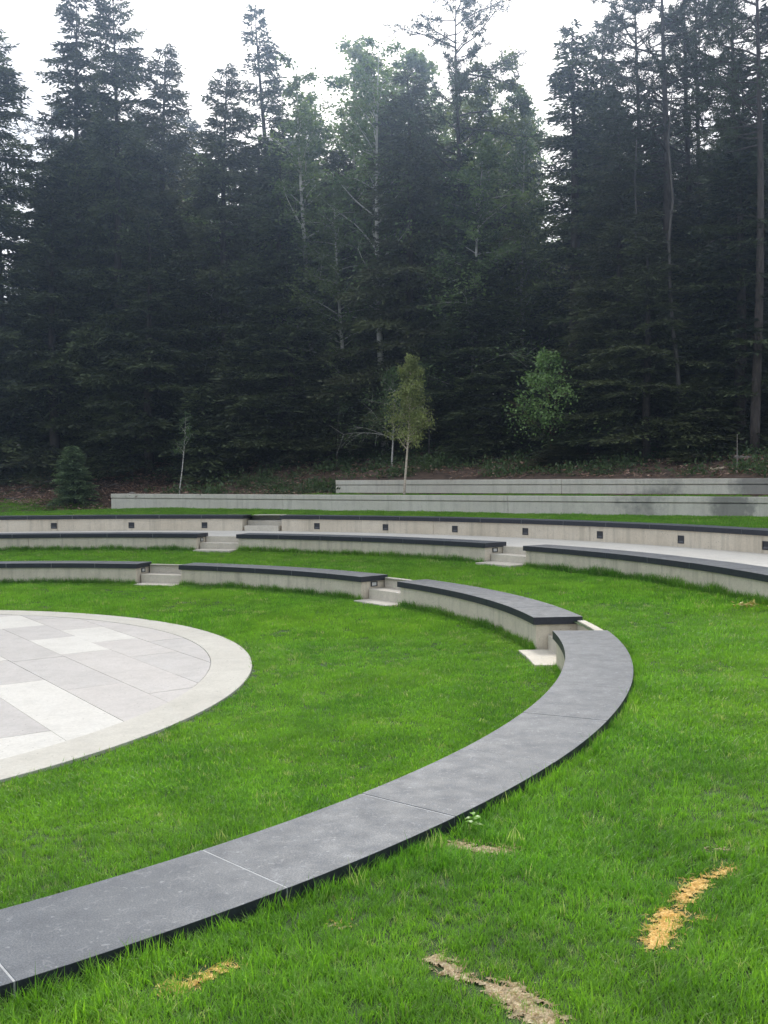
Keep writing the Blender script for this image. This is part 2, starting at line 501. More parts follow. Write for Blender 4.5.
tag(b.build('plaza_bed', M['joint']), kind='structure').location = PSH
b = MB()
for i in range(4):
    b.arc(4.50, 4.90, -0.12, 0.064, 90 * i + 12.01, 90 * i + 101.99, 1.5)
tag(b.build('plaza_rim', M['rim'], bevel=0.004), kind='structure').location = PSH


# ------------------------------------------------------------------ benches
def bench(R, ztop, zbot, a0, a1, nslab, label, group, face_depth=0.0, cut=None):
    am = R_((a0 + a1) / 2)
    root = empty('curved_bench', (CX + R * math.cos(am), CY + R * math.sin(am), zbot))
    tag(root, label, 'bench', group)
    inv = Matrix.Translation((-root.location.x, -root.location.y, -root.location.z))
    eps = math.degrees(0.03 / R)

    def put(b, name, mats, bevel=0):
        o = b.build(name, mats, root, bevel); o.data.transform(inv); return o
    # concrete base, cast in long pours with fine joints
    b = MB(); npour = max(1, round((a1 - a0) * R * 0.01745 / 3.6)); da = (a1 - a0 - 2 * eps) / npour
    for i in range(npour):
        b.arc(R + 0.03, R + BW - 0.03, zbot, ztop - CAP + 0.001, a0 + eps + da * i + 0.015, a0 + eps + da * (i + 1) - 0.015, 1.0)
    put(b, 'base', M['bench_conc'], 0.005)
    g = math.degrees(0.0030 / R)
    b = MB(); b.arc(R + 0.004, R + BW - 0.004, ztop - CAP + 0.003, ztop - 0.0012, a0 + 0.06, a1 - 0.06, 1.0)
    put(b, 'grout', M['grout'])
    if cut is None:
        cut = [a0 + (a1 - a0) * i / nslab for i in range(nslab + 1)]
    for i in range(len(cut) - 1):
        b = MB(); b.arc(R + random.uniform(-.002, .002), R + BW, ztop - CAP, ztop + random.uniform(-.0008, .0012), cut[i] + g, cut[i + 1] - g, 0.8, 0, 1)
        put(b, 'seat_slab', [M['stone'], M['edge']], 0.002)
    return root


G1 = 'curved stone topped benches of the inner ring'
G2 = 'curved stone topped benches of the middle ring'
G3 = 'curved stone topped benches of the outer ring'
bench(R1, Z1, -0.1, -5.05 - 6.63 * 11, -0.4, 11, 'long dark stone bench sweeping across the foreground lawn nearest the viewer', G1,
      cut=[-5.05 - 6.63 * i for i in range(11, -1, -1)] + [-0.4])
bench(R1, Z1, -0.1, 6.0, 34.7, 5, 'short inner ring bench just behind the end of the foreground bench', G1)
bench(R1, Z1, -0.1, 40.8, 68.9, 5, 'inner ring bench between two flights of steps, left of the picture centre', G1)
bench(R1, Z1, -0.1, 74.7, 132, 10, 'inner ring bench running out of the left edge of the picture', G1)
bench(R2, Z2, 0.2, -8, 36.5, 9, 'middle ring bench on the right edge with white walkway behind it', G2)
bench(R2, Z2, 0.2, 41.05, 71.1, 6, 'middle ring bench between the two pairs of middle ring steps', G2)
bench(R2, Z2, 0.2, 75.6, 132, 11, 'middle ring bench running out of the left edge below the outer ring', G2)
bench(R3, Z3, 0.5, -8, 71.9, 19, 'long outer ring bench with square lights, right of the farthest steps', G3)
bench(R3, Z3, 0.5, 75.7, 132, 13, 'outer ring bench with square lights, left of the farthest steps', G3)


def steps(treads, a0, a1, zlow, label, slab_extra=0.0):
    am = R_((a0 + a1) / 2); rm = treads[0][0]
    root = empty('concrete_steps', (CX + rm * math.cos(am), CY + rm * math.sin(am), zlow))
    tag(root, label, 'steps', 'concrete steps through the bench rings')
    inv = Matrix.Translation((-root.location.x, -root.location.y, -root.location.z))
    for i, (r0, r1, zt) in enumerate(treads):
        b = MB(); e = 0.03
        b.arc(r0, r1, zlow, zt, a0 + (0.13 if i == 0 else -0.08), a1 - (0.13 if i == 0 else -0.08), 1.0)
        o = b.build('tread' if i else 'landing_slab', M['step'], root, 0.006); o.data.transform(inv)
    return root


for (a0, a1, lab) in ((-0.4, 6.0, 'pale steps beside the near end of the foreground bench'), (34.7, 40.8, 'pale steps in the inner ring, in the gap near the picture centre'),
                      (68.9, 74.7, 'pale steps in the inner ring gap towards the left edge')):
    steps([(7.44, 7.76, 0.165), (7.745, 8.06, 0.30), (8.045, 8.125, 0.444)], a0, a1, -0.1, lab)
for (a0, a1, lab) in ((36.5, 41.05, 'steps up to the walkway through the middle ring, right of the picture centre'), (71.1, 75.6, 'steps up to the walkway through the middle ring on the left')):
    steps([(9.93, 10.34, 0.545), (10.325, 10.62, 0.655), (10.605, R2 + BW - 0.005, WALK - 0.002)], a0, a1, 0.2, lab)
steps([(12.49, 12.80, 0.88), (12.785, 13.10, 0.985), (13.085, 13.40, 1.09)], 71.9, 75.7, 0.5, 'farthest flight of steps, between the outer ring benches')


def wall_light(r, a, z, label, end=False):
    root = empty('wall_light', (CX + r * math.cos(R_(a)), CY + r * math.sin(R_(a)), z), R_(a) + (math.pi if not end else -math.pi / 2))
    tag(root, label, 'light', 'small recessed lights in the bench walls')
    # local +x looks out of the wall
    if not end:
        b = MB(); w = 0.062
        for (y0, y1, z0, z1) in ((-w, w, w - 0.014, w), (-w, w, -w, -w + 0.014), (-w, -w + 0.014, -w + 0.014, w - 0.014), (w - 0.014, w, -w + 0.014, w - 0.014)):
            b.box(-0.03, 0.008, y0, y1, z0, z1)
        b.build('frame', M['metal'], root)
        b = MB(); b.box(-0.03, 0.002, -w + 0.014, w - 0.014, -w + 0.014, w - 0.014)
        b.build('face_plate', M['metal'], root)
        b = MB()
        b.add([(0.002, -w + 0.016, -0.02), (0.012, -w + 0.016, -0.045), (0.012, w - 0.016, -0.045), (0.002, w - 0.016, -0.02), (0.002, -w + 0.016, -0.046), (0.002, w - 0.016, -0.046)],
              [(0, 1, 2, 3), (1, 4, 5, 2), (0, 4, 1), (3, 2, 5)])
        b.build('louvre', M['louvre'], root)
    else:
        b = MB(); w, h = 0.06, 0.034
        for (y0, y1, z0, z1) in ((-w, w, h - 0.010, h), (-w, w, -h, -h + 0.010), (-w, -w + 0.016, -h + 0.010, h - 0.010), (w - 0.016, w, -h + 0.010, h - 0.010)):
            b.box(-0.03, 0.010, y0, y1, z0, z1)
        b.build('frame', M['metal'], root)
        b = MB(); b.box(-0.03, 0.004, -w + 0.016, w - 0.016, -h + 0.010, h - 0.010)
        b.build('lens', M['lens'], root)


ords = ['first', 'second', 'third', 'fourth', 'fifth', 'sixth', 'seventh', 'eighth', 'ninth', 'tenth']
angs = [94.83, 87.2, 79.76, 68.03, 60.82, 53.57, 46.34, 38.92, 31.22, 23.64]
for i, a in enumerate(angs):
    where = 'left of the farthest steps' if i < 3 else 'right of the farthest steps'
    wall_light(R3 + 0.03, a, 0.885, '%s square dark wall light from the left, %s' % (ords[i], where))
wall_light(R3 + 0.03, 16.2, 0.885, 'small square dark light in the outer bench wall beyond the right edge')
wall_light(7.86, 40.8 + 0.225, 0.362, 'pale rectangular step light on the bench end near the picture centre', True)
wall_light(7.86, 74.7 + 0.225, 0.362, 'pale step light on the end of the inner bench at far left', True)
wall_light(10.44, 41.05 + 0.17, 0.712, 'pale step light on the middle ring bench end, right of centre', True)
wall_light(10.44, 75.6 + 0.17, 0.712, 'pale step light on the middle ring bench end at left', True)


# ------------------------------------------------------------------ long straight walls
def long_wall(s0, s1, u0, ztop, zbot, label, ret):
    root = empty('retaining_wall', (LP[0] + s0 * LD[0] + u0 * LN[0], LP[1] + s0 * LD[1] + u0 * LN[1], zbot), math.atan2(LD[1], LD[0]))
    tag(root, label, 'wall', 'long plain concrete retaining walls')
    T = 0.28; h = ztop - zbot; band = 0.135; Lw = s1 - s0
    b = MB(); x = 0.0; seg = 6.2
    while x < Lw:
        x2 = min(x + seg, Lw)
        b.box(x + 0.004, x2 - 0.004, 0.012, T - 0.012, 0, h - band)
        x = x2
    b.box(0.012, T - 0.012, T - 0.010, ret, 0, h - band)
    b.build('wall_body', M['wall_conc'], root, 0.006)
    b = MB(); x = 0.0
    b.box(0.03, Lw, 0.05, T - 0.03, h - band, h - band + 0.02)
    while x < Lw:
        x2 = min(x + seg, Lw)
        b.box(x + 0.003, x2 - 0.003, 0.0, T, h - band + 0.02, h)
        x = x2
    b.box(0, T, T + 0.003, ret, h - band + 0.004, h - 0.002)
    b.build('top_band', M['wall_conc'], root, 0.008)
    return root


long_wall(0.0, 36, 0.0, 1.473, 0.4, 'lower long concrete wall with straight left end on the far lawn', 0.7)
long_wall(UPW_S, 40, UPW_U, 1.823, 1.0, 'upper shorter concrete wall set back in front of the forest', 5.0)


# ------------------------------------------------------------------ foliage generators
def rhombs(P, D, Lg, W, tilt=0.6, r=rng):
    """leaf shaped quads at P along D"""
    n = len(P)
    D = D / (np.linalg.norm(D, axis=1, keepdims=True) + 1e-9)
    up = np.tile([0, 0, 1.0], (n, 1)) + r.normal(0, tilt, (n, 3))
    S = np.cross(D, up); S /= (np.linalg.norm(S, axis=1, keepdims=True) + 1e-9)
    Lg = np.broadcast_to(Lg, n)[:, None]; W = np.broadcast_to(W, n)[:, None]
    mid = P + D * Lg * 0.45
    return np.stack([P, mid + S * W * 0.5, P + D * Lg, mid - S * W * 0.5], 1).reshape(-1, 3)


def spruce(seed, H, R, z0, dens=15, bare=0, step=0.075, nl=0.175, lean=0.0, sparse=1.0, low_fade=0.15):
    r = np.random.default_rng(seed)
    tr = MB(); n = 12
    ph = r.uniform(0, 6.28)
    def axis(z):
        return np.array([0.12 * math.sin(z * 0.35 + ph) * z / H + lean * (z / H) ** 1.5 * H, 0.10 * math.cos(z * 0.3 + ph) * z / H, z])
    rb = 0.011 * H + 0.02
    tr.tube([axis(H * i / n) - np.array([0, 0, 0.4 if i == 0 else 0]) for i in range(n + 1)], [rb * (1 - i / n) ** 0.85 + 0.006 for i in range(n + 1)], 8)
    P, D, T, Lg = [], [], [], []
    nb = int((H - z0) * dens * 1.35)
    for i in range(nb):
        z = z0 + (H - z0) * ((i + r.uniform(0, 1)) / nb) ** 0.78
        f = (H - z) / (H - z0)
        L = R * (f ** 0.66) * (1 - low_fade * max(0, (f - 0.8) / 0.2)) * r.uniform(0.55, 1.12) + 0.12
        if r.random() > sparse: continue
        az = r.uniform(0, 2 * math.pi)
        el = 0.55 * (1 - f) ** 1.5 - 0.10 * f + r.normal(0, 0.06)
        droop = 0.20 + 0.28 * f; tip = 0.10 + 0.16 * f
        fw = np.array([math.cos(az), math.sin(az), 0]); sd = np.array([-fw[1], fw[0], 0])
        a0 = axis(z)
        def cur(t):
            t = np.asarray(t)[..., None]
            return a0 + fw * L * t * 0.97 + np.array([0, 0, 1.0]) * L * (el * t - droop * t ** 2 + tip * t ** 3)
        if L > 0.5:
            k = 4; ts = np.linspace(0, 0.92, k + 1)
            tr.tube(list(cur(ts)), [0.010 + 0.012 * L * 0.6 * (1 - t) for t in ts], 3, cap=False)
        tb = np.arange(0.10 if bare == 0 else bare, 1.0, 0.075 / max(L, 0.35))
        tone_b = r.uniform(0.0, 0.8) ** 1.3
        for sgn in (-1, 1):
            tt = tb + r.uniform(-0.02, 0.02, len(tb))
            base = cur(tt)
            ln = np.minimum(0.46 * L * (1 - tt) ** 0.65 + 0.16, 0.95) * r.uniform(0.6, 1.15, len(tb))
            m = int(max(ln) / step) + 1
            dirs = fw * 0.62 + sd * sgn * 0.78 + np.stack([r.normal(0, 0.14, len(tb)), r.normal(0, 0.14, len(tb)), r.normal(-0.16, 0.13, len(tb))], 1)
            for j in range(m):
                dd = (j + 0.3) * step
                ok = dd < ln
                if not ok.any(): break
                nn = ok.sum()
                p = base[ok] + dirs[ok] * dd + r.normal(0, 0.012, (nn, 3)) - np.array([0, 0, 1]) * (dd ** 2)[..., None] * 0.25 if hasattr(dd, 'shape') else base[ok] + dirs[ok] * dd + r.normal(0, 0.014, (nn, 3)) - np.array([0, 0, 0.25 * dd * dd])
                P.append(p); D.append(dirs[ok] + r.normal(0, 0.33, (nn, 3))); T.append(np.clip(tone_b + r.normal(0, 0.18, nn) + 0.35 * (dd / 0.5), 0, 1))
        ta = np.arange(0.05, 1.02, step * 0.8 / L); p = cur(ta) + r.normal(0, 0.012, (len(ta), 3))
        P.append(p); D.append(np.tile(fw, (len(ta), 1)) + r.normal(0, 0.4, (len(ta), 3))); T.append(np.clip(tone_b + r.normal(0, 0.2, len(ta)), 0, 1))
    # leader
    p = np.array([axis(H - 0.5 * q) for q in np.linspace(0, 1, 12)]); P.append(p); D.append(np.tile([0, 0, 1.0], (12, 1)) + r.normal(0, 0.5, (12, 3))); T.append(np.full(12, 0.5))
    P = np.concatenate(P); D = np.concatenate(D); T = np.concatenate(T)
    V = rhombs(P, D, nl * r.uniform(0.7, 1.3, len(P)), nl * 0.36 * r.uniform(0.7, 1.3, len(P)), 0.7, r)
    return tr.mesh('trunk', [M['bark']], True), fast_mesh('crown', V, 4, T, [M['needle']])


def pine(seed, H, R, z0, rb, nb=60, clus=34, dead=26, lean=0.0):
    r = np.random.default_rng(seed); tr = MB(); n = 14; ph = r.uniform(0, 6.28)
    def axis(z):
        return np.array([0.10 * math.sin(z * 0.3 + ph) + lean * z, 0.10 * math.cos(z * 0.27 + ph), z])
    tr.tube([axis(H * i / n) - np.array([0, 0, 0.4 if i == 0 else 0]) for i in range(n + 1)], [rb * (1 - 0.93 * (i / n) ** 1.15) for i in range(n + 1)], 9)
    P, D, T = [], [], []
    for i in range(nb):
        z = z0 + (H - z0) * (i + r.uniform(0, 1)) / nb
        f = (H - z) / (H - z0)
        L = R * (0.25 + 0.75 * math.sin(min(1, f * 1.25 + 0.1) * math.pi * 0.62)) * r.uniform(0.45, 1.1)
        az = r.uniform(0, 6.283); el = 0.5 - 0.65 * f + r.normal(0, 0.15)
        a = axis(z); pts = [a]
        d = np.array([math.cos(az), math.sin(az), el])
        for k in range(5):
            d = d + r.normal(0, 0.13, 3) + np.array([0, 0, 0.04]); pts.append(pts[-1] + d / np.linalg.norm(d) * L / 5)
        pts = np.array(pts)
        tr.tube(list(pts), [0.012 + 0.014 * L * (1 - k / 5) for k in range(6)], 4, cap=False)
        tb = r.uniform(0.2, 0.8)
        for k in range(2, 6):
            for q in range(5):
                base = pts[k] + r.normal(0, 0.03, 3)
                d2 = (pts[k] - pts[k - 1]); d2 = d2 / np.linalg.norm(d2) + r.normal(0, 0.55, 3); d2 /= np.linalg.norm(d2)
                l2 = r.uniform(0.15, 0.5) * (0.5 + 0.3 * L)
                tr.tube([base, base + d2 * l2], [0.008, 0.004], 3, cap=False)
                m = clus // 2
                tt = r.uniform(0.35, 1.05, m)
                P.append(base + d2 * l2 * tt[:, None] + r.normal(0, 0.03, (m, 3))); D.append(d2 * 0.8 + r.normal(0, 0.6, (m, 3))); T.append(np.clip(tb + r.normal(0, 0.2, m), 0, 1))
    for i in range(dead):
        z = r.uniform(1.5, z0 + 1.0); az = r.uniform(0, 6.283); L = r.uniform(0.4, 2.0)
        a = axis(z); pts = [a]; d = np.array([math.cos(az), math.sin(az), r.uniform(-0.1, 0.35)])
        for k in range(4):
            d = d + r.normal(0, 0.15, 3) - np.array([0, 0, 0.12]); pts.append(pts[-1] + d / np.linalg.norm(d) * L / 4)
        tr.tube(pts, [0.014 * (1 - k / 5) + 0.003 for k in range(5)], 3, cap=False)
        for q in range(4):
            k = r.integers(1, 4); d2 = r.normal(0, 1, 3); d2 /= np.linalg.norm(d2)
            tr.tube([pts[k], pts[k] + d2 * r.uniform(0.15, 0.5)], [0.006, 0.002], 3, cap=False)
    P = np.concatenate(P); D = np.concatenate(D); T = np.concatenate(T)
    V = rhombs(P, D, 0.13 * r.uniform(0.7, 1.3, len(P)), 0.034, 0.8, r)
    return tr.mesh('trunk', [M['bark']], True), fast_mesh('crown', V, 4, T, [M['needle_pine']])


def broad(seed, H, R, z0, rb, nlimb=44, nsub=9, nleaf=46, ls=0.075, bark='birch', leaf='leaf_birch', up=0.9, lean=0.0, spread=0.13, bulge=1.0, twig=0.004):
    r = np.random.default_rng(seed); tr = MB(); n = 12; ph = r.uniform(0, 6.28)
    def axis(z):
        return np.array([0.018 * H * math.sin(z * 3.0 / H + ph) - 0.018 * H * math.sin(ph) + lean * z, 0.015 * H * math.cos(z * 2.6 / H + ph) - 0.015 * H * math.cos(ph), z])
    tr.tube([axis(H * i / n) - np.array([0, 0, 0.15 if i == 0 else 0]) for i in range(n + 1)], [rb * (1 - 0.95 * (i / n) ** 0.9) for i in range(n + 1)], 7)
    P, D, T = [], [], []
    for i in range(nlimb):
        z = z0 + (H * 0.97 - z0) * (i + r.uniform(0, 1)) / nlimb
        f = (H - z) / (H - z0)
        L = R * (f ** (0.75 / bulge)) * r.uniform(0.5, 1.12) + 0.06 * R
        az = r.uniform(0, 6.283)
        d = np.array([math.cos(az), math.sin(az), up * r.uniform(0.5, 1.3)]); pts = [axis(z)]
        for k in range(5):
            d = d + r.normal(0, 0.16, 3) - np.array([0, 0, 0.10 * up]); pts.append(pts[-1] + d / np.linalg.norm(d) * L / 5)
        pts = np.array(pts)
        tr.tube(list(pts), [rb * 0.05 + rb * 0.28 * (f ** .5) * (1 - k / 5) for k in range(6)], 4, cap=False)
        tb = r.uniform(0.15, 0.85)
        for q in range(nsub):
            k = r.integers(1, 6); d2 = (pts[k] - pts[k - 1]); d2 = d2 / np.linalg.norm(d2) + r.normal(0, 0.6, 3); d2 /= np.linalg.norm(d2)
            base = pts[k] if k == 5 else pts[k] + (pts[min(k + 1, 5)] - pts[k]) * r.uniform(0, 1)
            l2 = L * r.uniform(0.15, 0.42)
            tr.tube([base, base + d2 * l2 - np.array([0, 0, 0.1 * l2])], [twig, twig * 0.5], 3, cap=False)
            m = max(3, int(nleaf * r.uniform(0.3, 1.3)))
            tt = r.uniform(0.1, 1.1, m)
            P.append(base + d2 * l2 * tt[:, None] + r.normal(0, spread * l2 + 0.02, (m, 3))); D.append(r.normal(0, 0.7, (m, 3)) + np.array([0, 0, -0.25])); T.append(np.clip(tb + r.normal(0, 0.22, m), 0, 1))
    P = np.concatenate(P); D = np.concatenate(D); T = np.concatenate(T)
    V = rhombs(P, D, ls * r.uniform(0.7, 1.3, len(P)), ls * 0.7, 1.2, r)
    return tr.mesh('trunk', [M[bark]], True), fast_mesh('crown', V, 4, T, [M[leaf]])


def plant(name, pair, x, y, z, rz, sc, label, cat='tree', group=None, parts=('trunk', 'crown')):
    root = empty(name, (x, y, z), rz); root.scale = sc if isinstance(sc, tuple) else (sc, sc, sc)
    tag(root, label, cat, group)
    for nm, me in zip(parts, pair):
        link(bpy.data.objects.new(nm, me), root)
    return root


# unit kinds (real sizes, scaled a little per tree)
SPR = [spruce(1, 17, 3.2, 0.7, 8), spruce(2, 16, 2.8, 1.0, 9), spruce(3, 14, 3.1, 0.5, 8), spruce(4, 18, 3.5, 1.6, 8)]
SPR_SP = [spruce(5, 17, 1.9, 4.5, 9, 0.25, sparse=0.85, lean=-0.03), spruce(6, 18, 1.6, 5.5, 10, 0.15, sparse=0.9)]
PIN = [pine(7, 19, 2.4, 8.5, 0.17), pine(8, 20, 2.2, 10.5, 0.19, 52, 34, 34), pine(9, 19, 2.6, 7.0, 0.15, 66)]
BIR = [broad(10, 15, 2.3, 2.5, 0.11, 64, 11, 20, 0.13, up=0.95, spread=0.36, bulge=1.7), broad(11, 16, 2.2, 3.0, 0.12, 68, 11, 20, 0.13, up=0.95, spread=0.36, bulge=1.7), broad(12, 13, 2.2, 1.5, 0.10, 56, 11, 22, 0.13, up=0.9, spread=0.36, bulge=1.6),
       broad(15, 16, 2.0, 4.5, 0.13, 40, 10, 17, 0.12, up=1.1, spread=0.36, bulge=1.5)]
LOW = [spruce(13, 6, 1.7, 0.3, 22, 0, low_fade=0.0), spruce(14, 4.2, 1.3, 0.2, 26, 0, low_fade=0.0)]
BASE_H = {}
for k, hs in (('SPR', (17, 16, 14, 18)), ('SPR_SP', (17, 18)), ('PIN', (19, 20, 19)), ('BIR', (15, 16, 13, 16)), ('LOW', (6, 4.2))):
    for i, h in enumerate(hs): BASE_H[(k, i)] = h
KIND = {'SPR': SPR, 'SPR_SP': SPR_SP, 'PIN': PIN, 'BIR': BIR, 'LOW': LOW}
NAME = {'SPR': 'spruce_tree', 'SPR_SP': 'spruce_tree', 'PIN': 'pine_tree', 'BIR': 'birch_tree', 'LOW': 'spruce_tree'}


def forest_tree(kind, i, px, depth, ytop, label, group=None, wide=1.0, rz=None, dx=0):
    x = at(px, depth); y = depth
    z = ground_z(x, y) - 0.05
    H = z_at(ytop, px, depth) - z
    s = H / BASE_H[(kind, i)]
    w = (0.5 + 0.5 * s) * wide
    return plant(NAME[kind], KIND[kind][i], x, y, z, random.uniform(0, 6.28) if rz is None else rz, (w, w, s), label, 'tree', group)


front = [
    # left edge to right edge
    ('SPR', 3, 2, 34.5, 28, 'dark tall spruce cut by the left edge of the picture', 1.15),
    ('SPR', 0, 84, 36, -12, 'tallest spruce on the left, left of its close twin', 1.05),
    ('SPR', 3, 121, 34, -14, 'tall spruce with layered branches, right one of the close pair at left', 0.9),
    ('SPR', 2, 56, 33.5, 190, 'spruce with drooping low boughs in front of the tall left pair', 1.25),
    ('SPR', 1, 168, 35, 46, 'spruce with a narrow tip right of the tall left pair', 1.0),
    ('SPR', 2, 150, 32.0, 215, 'lower spruce with pale bough tips behind the left end of the long wall', 1.15),
    ('SPR', 1, 228, 34, 66, 'dark narrow spruce between the left group and the birches', 1.0),
    ('SPR', 2, 292, 30.5, 250, 'low dense spruce under the birches, left of the small white birch', 1.2),
    ('SPR_SP', 0, 276, 36, 4, 'thin ragged spruce with leaning tip standing against the white sky', 1.0),
    ('BIR', 3, 318, 31, 55, 'tall leafy birch left of the crown with white stem', 1.15),
    ('BIR', 0, 300, 34, 92, 'leafy birch directly right of the thin ragged spruce', 1.0),
    ('BIR', 1, 366, 33, 48, 'leafy birch directly left of the tall white stemmed birch', 1.1),
    ('BIR', 0, 346, 35, 42, 'leafy birch with rounded top, second in the row of tall birches', 1.15),
    ('BIR', 3, 386, 29.5, 26, 'tall birch whose white stem shows high in the centre', 1.1),
    ('BIR', 2, 420, 34, 40, 'birch filling the space left of the big lone pine', 1.2),
    ('PIN', 2, 461, 29, -10, 'big pine with a straight dark trunk and open crown in the centre', 1.05),
    ('SPR', 1, 440, 33, 150, 'dark spruce behind the central pine', 1.1),
    ('BIR', 0, 500, 30, 44, 'pale green birch right of the central pine', 1.0),
    ('BIR', 2, 524, 31, 78, 'birch with thin top bordering the gap of bright sky', 0.8),
    ('SPR', 0, 516, 33, 130, 'spruce behind the birch at the gap of bright sky', 0.8),
    ('SPR', 1, 478, 27.5, 255, 'low spruce with greenish boughs behind the small white birch', 1.2),
    ('SPR_SP', 1, 574, 27, 24, 'narrow spruce bordering the right side of the bright sky gap', 1.15),
    ('SPR', 1, 600, 29, 20, 'dense spruce right of the bright sky gap', 0.85),
    ('SPR', 0, 618, 25.5, 120, 'dark spruce with long low boughs right of the small leafy tree', 0.95),
    ('PIN', 0, 636, 27, -25, 'tall pine with thin crown left of the thickest trunk on the right', 1.0),
    ('PIN', 1, 663, 25.5, -60, 'tall thick trunked pine with dark stem rising out of the picture', 1.1),
    ('SPR', 2, 646, 24, 225, 'low spruce with brownish boughs under the tall pines at right', 1.0),
    ('SPR', 2, 700, 25.5, 190, 'low spruce between the slender leaning stem and the right edge', 0.95),
    ('PIN', 1, 686, 28, -45, 'slim pine trunk, left one of a close parallel pair at upper right', 0.9),
    ('PIN', 2, 697, 30, -60, 'slim pine trunk, right one of a close parallel pair at upper right', 0.9),
    ('PIN', 0, 728, 26, -30, 'pine with long bare branches left of the right edge trunk', 1.0),
    ('PIN', 1, 756, 22.5, -130, 'large pine with bare furrowed trunk down to the ground at the right edge', 0.72),
    ('SPR', 3, 738, 27.5, 60, 'spruce filling the upper right behind the bare trunks', 0.9),
    ('SPR_SP', 1, 772, 25, -20, 'dark spruce cut by the right edge of the picture', 1.1),
]
for (k, i, px, d, yt, lab, w) in front:
    forest_tree(k, i, px, d, yt, lab, 'trees along the forest edge', w)

# fill trees deeper in the wood (nothing tells them apart)
def top_limit(px):
    pts = [(-120, 60), (0, 110), (40, 150), (60, 120), (140, 100), (200, 130), (260, 140), (300, 120), (345, 90), (400, 80), (460, 90), (520, 120), (535, 215), (560, 215), (580, 120), (640, 90), (700, 120), (720, 110), (768, 70), (900, 60)]
    for (a, b_), (c, d) in zip(pts, pts[1:]):
        if a <= px <= c: return b_ + (d - b_) * (px - a) / (c - a)
    return 100
fr = random.Random(3)
nfill = 0
for row, off in enumerate((4.5, 7.0, 9.5, 12.5, 16.0, 20.0)):
    s = -14.0 - row * 1.5
    while s < 34 + row * 2:
        s += fr.uniform(1.7, 2.7)
        u = off + fr.uniform(-0.9, 0.9)
        x, y = LP[0] + s * LD[0] + u * LN[0], LP[1] + s * LD[1] + u * LN[1]
        px = 384 + F * x / y
        if px < -130 or px > 900 or y < 12: continue
        if row == 0 and fr.random() < 0.35: continue
        if 536 < px < 560 and row < 4: continue
        if s < 1.5 and u < 6.2: continue
        yt = top_limit(px) + fr.uniform(-20, 110)
        kind, i = fr.choice([('SPR', 0), ('SPR', 1), ('SPR', 2), ('SPR', 3), ('SPR', 1), ('SPR', 2), ('BIR', 1), ('BIR', 0) if 280 < px < 540 else ('PIN', 0)])
        lab = {'SPR': 'dark spruce deep in the wood behind the forest edge', 'BIR': 'shaded birch deep in the wood behind the forest edge', 'PIN': 'shaded pine deep in the wood behind the forest edge'}[kind]
        forest_tree(kind, i, px, y, yt, lab, {'SPR': 'spruces deep in the wood', 'BIR': 'birches deep in the wood', 'PIN': 'pines deep in the wood'}[kind], fr.uniform(0.9, 1.2), fr.uniform(0, 6.28))
        nfill += 1
print('fill trees', nfill)

# understorey spruces and shrubs at the forest edge
under = [(14, 34.5, 0, 330, 'young spruce at the dark forest edge near the left border'), (112, 33.5, 0, 340, 'young spruce behind the left end of the long wall'),
         (205, 30.5, 1, 385, 'small spruce at the forest edge right of the leaning sapling'), (245, 31, 0, 330, 'young spruce under the narrow dark spruce'),
         (330, 30, 0, 350, 'young spruce left of the thin sapling by the upper wall'), (375, 30, 0, 330, 'young spruce right behind the small white birch'),
         (500, 27, 0, 330, 'young spruce behind and left of the small leafy tree'), (590, 25, 0, 340, 'young spruce right of the small leafy tree'),
         (705, 23.3, 1, 375, 'small green spruce behind the pale logs at right'), (770, 24.5, 0, 330, 'young spruce at the right edge of the forest')]
for (px, d, i, yt, lab) in under:
    forest_tree('LOW', i, px, d, yt, lab, 'young spruces at the forest edge', 1.2)
_t, _c = LOW[1]; _c = _c.copy(); _c.materials[0] = M['needle_light']; KIND['YNG'] = [(_t, _c)]; NAME['YNG'] = 'spruce_tree'; BASE_H[('YNG', 0)] = 4.2
forest_tree('YNG', 0, 75, 29.3, 447, 'small bushy spruce standing alone on the brown slope at left', None, 0.8)
forest_tree('LOW', 1, 561, 24.3, 446, 'tiny dark spruce right of the small leafy tree foot', None, 1.3)

# planted young trees
yb = broad(31, 3.32, 0.78, 1.1, 0.034, 52, 9, 22, 0.052, 'birch_young', 'leaf_young', 1.1, 0.03, 0.30, 1.0, 0.003)
d = 23.75; x = at(404, d)
plant('birch_tree', yb, x, d, 1.44, 0, 1.0, 'young birch with pale pink stem standing before the upper wall')
yb2 = broad(32, 2.6, 1.25, 0.7, 0.03, 36, 8, 16, 0.055, 'birch', 'leaf_shrub', 0.8, 0.03, 0.3, 1.0, 0.003)
d = 27.2; x = at(392, d)
plant('birch_tree', yb2, x, d, ground_z(x, d), 1.0, 1.0, 'young birch with thin white stem behind the upper wall, left of the pink stemmed one')
yb3 = broad(33, 2.7, 0.6, 1.4, 0.014, 18, 6, 10, 0.05, 'bark_grey', 'leaf_shrub', 0.9, 0.0, 0.3, 1.0, 0.003)
d = 27.0; x = at(429, d)
plant('sapling', yb3, x, d, ground_z(x, d), 2.0, 1.0, 'thin grey sapling behind the upper wall, right of the young birches')
d = 28.5; x = at(337, d)
plant('sapling', yb3, x, d, ground_z(x, d), 4.0, 1.0, 'thin sparse sapling at the left end of the upper wall')
yb4 = broad(34, 2.3, 0.45, 1.0, 0.022, 12, 5, 9, 0.055, 'birch', 'leaf_shrub', 1.0, 0.10, 0.3, 1.0, 0.003)
d = 27.6; x = at(179, d)
plant('birch_tree', yb4, x, d, ground_z(x, d), 0.0, (1, 1, 1.0), 'small leaning birch sapling with white stem behind the lower wall')
d = 25.0; x = at(552, d)
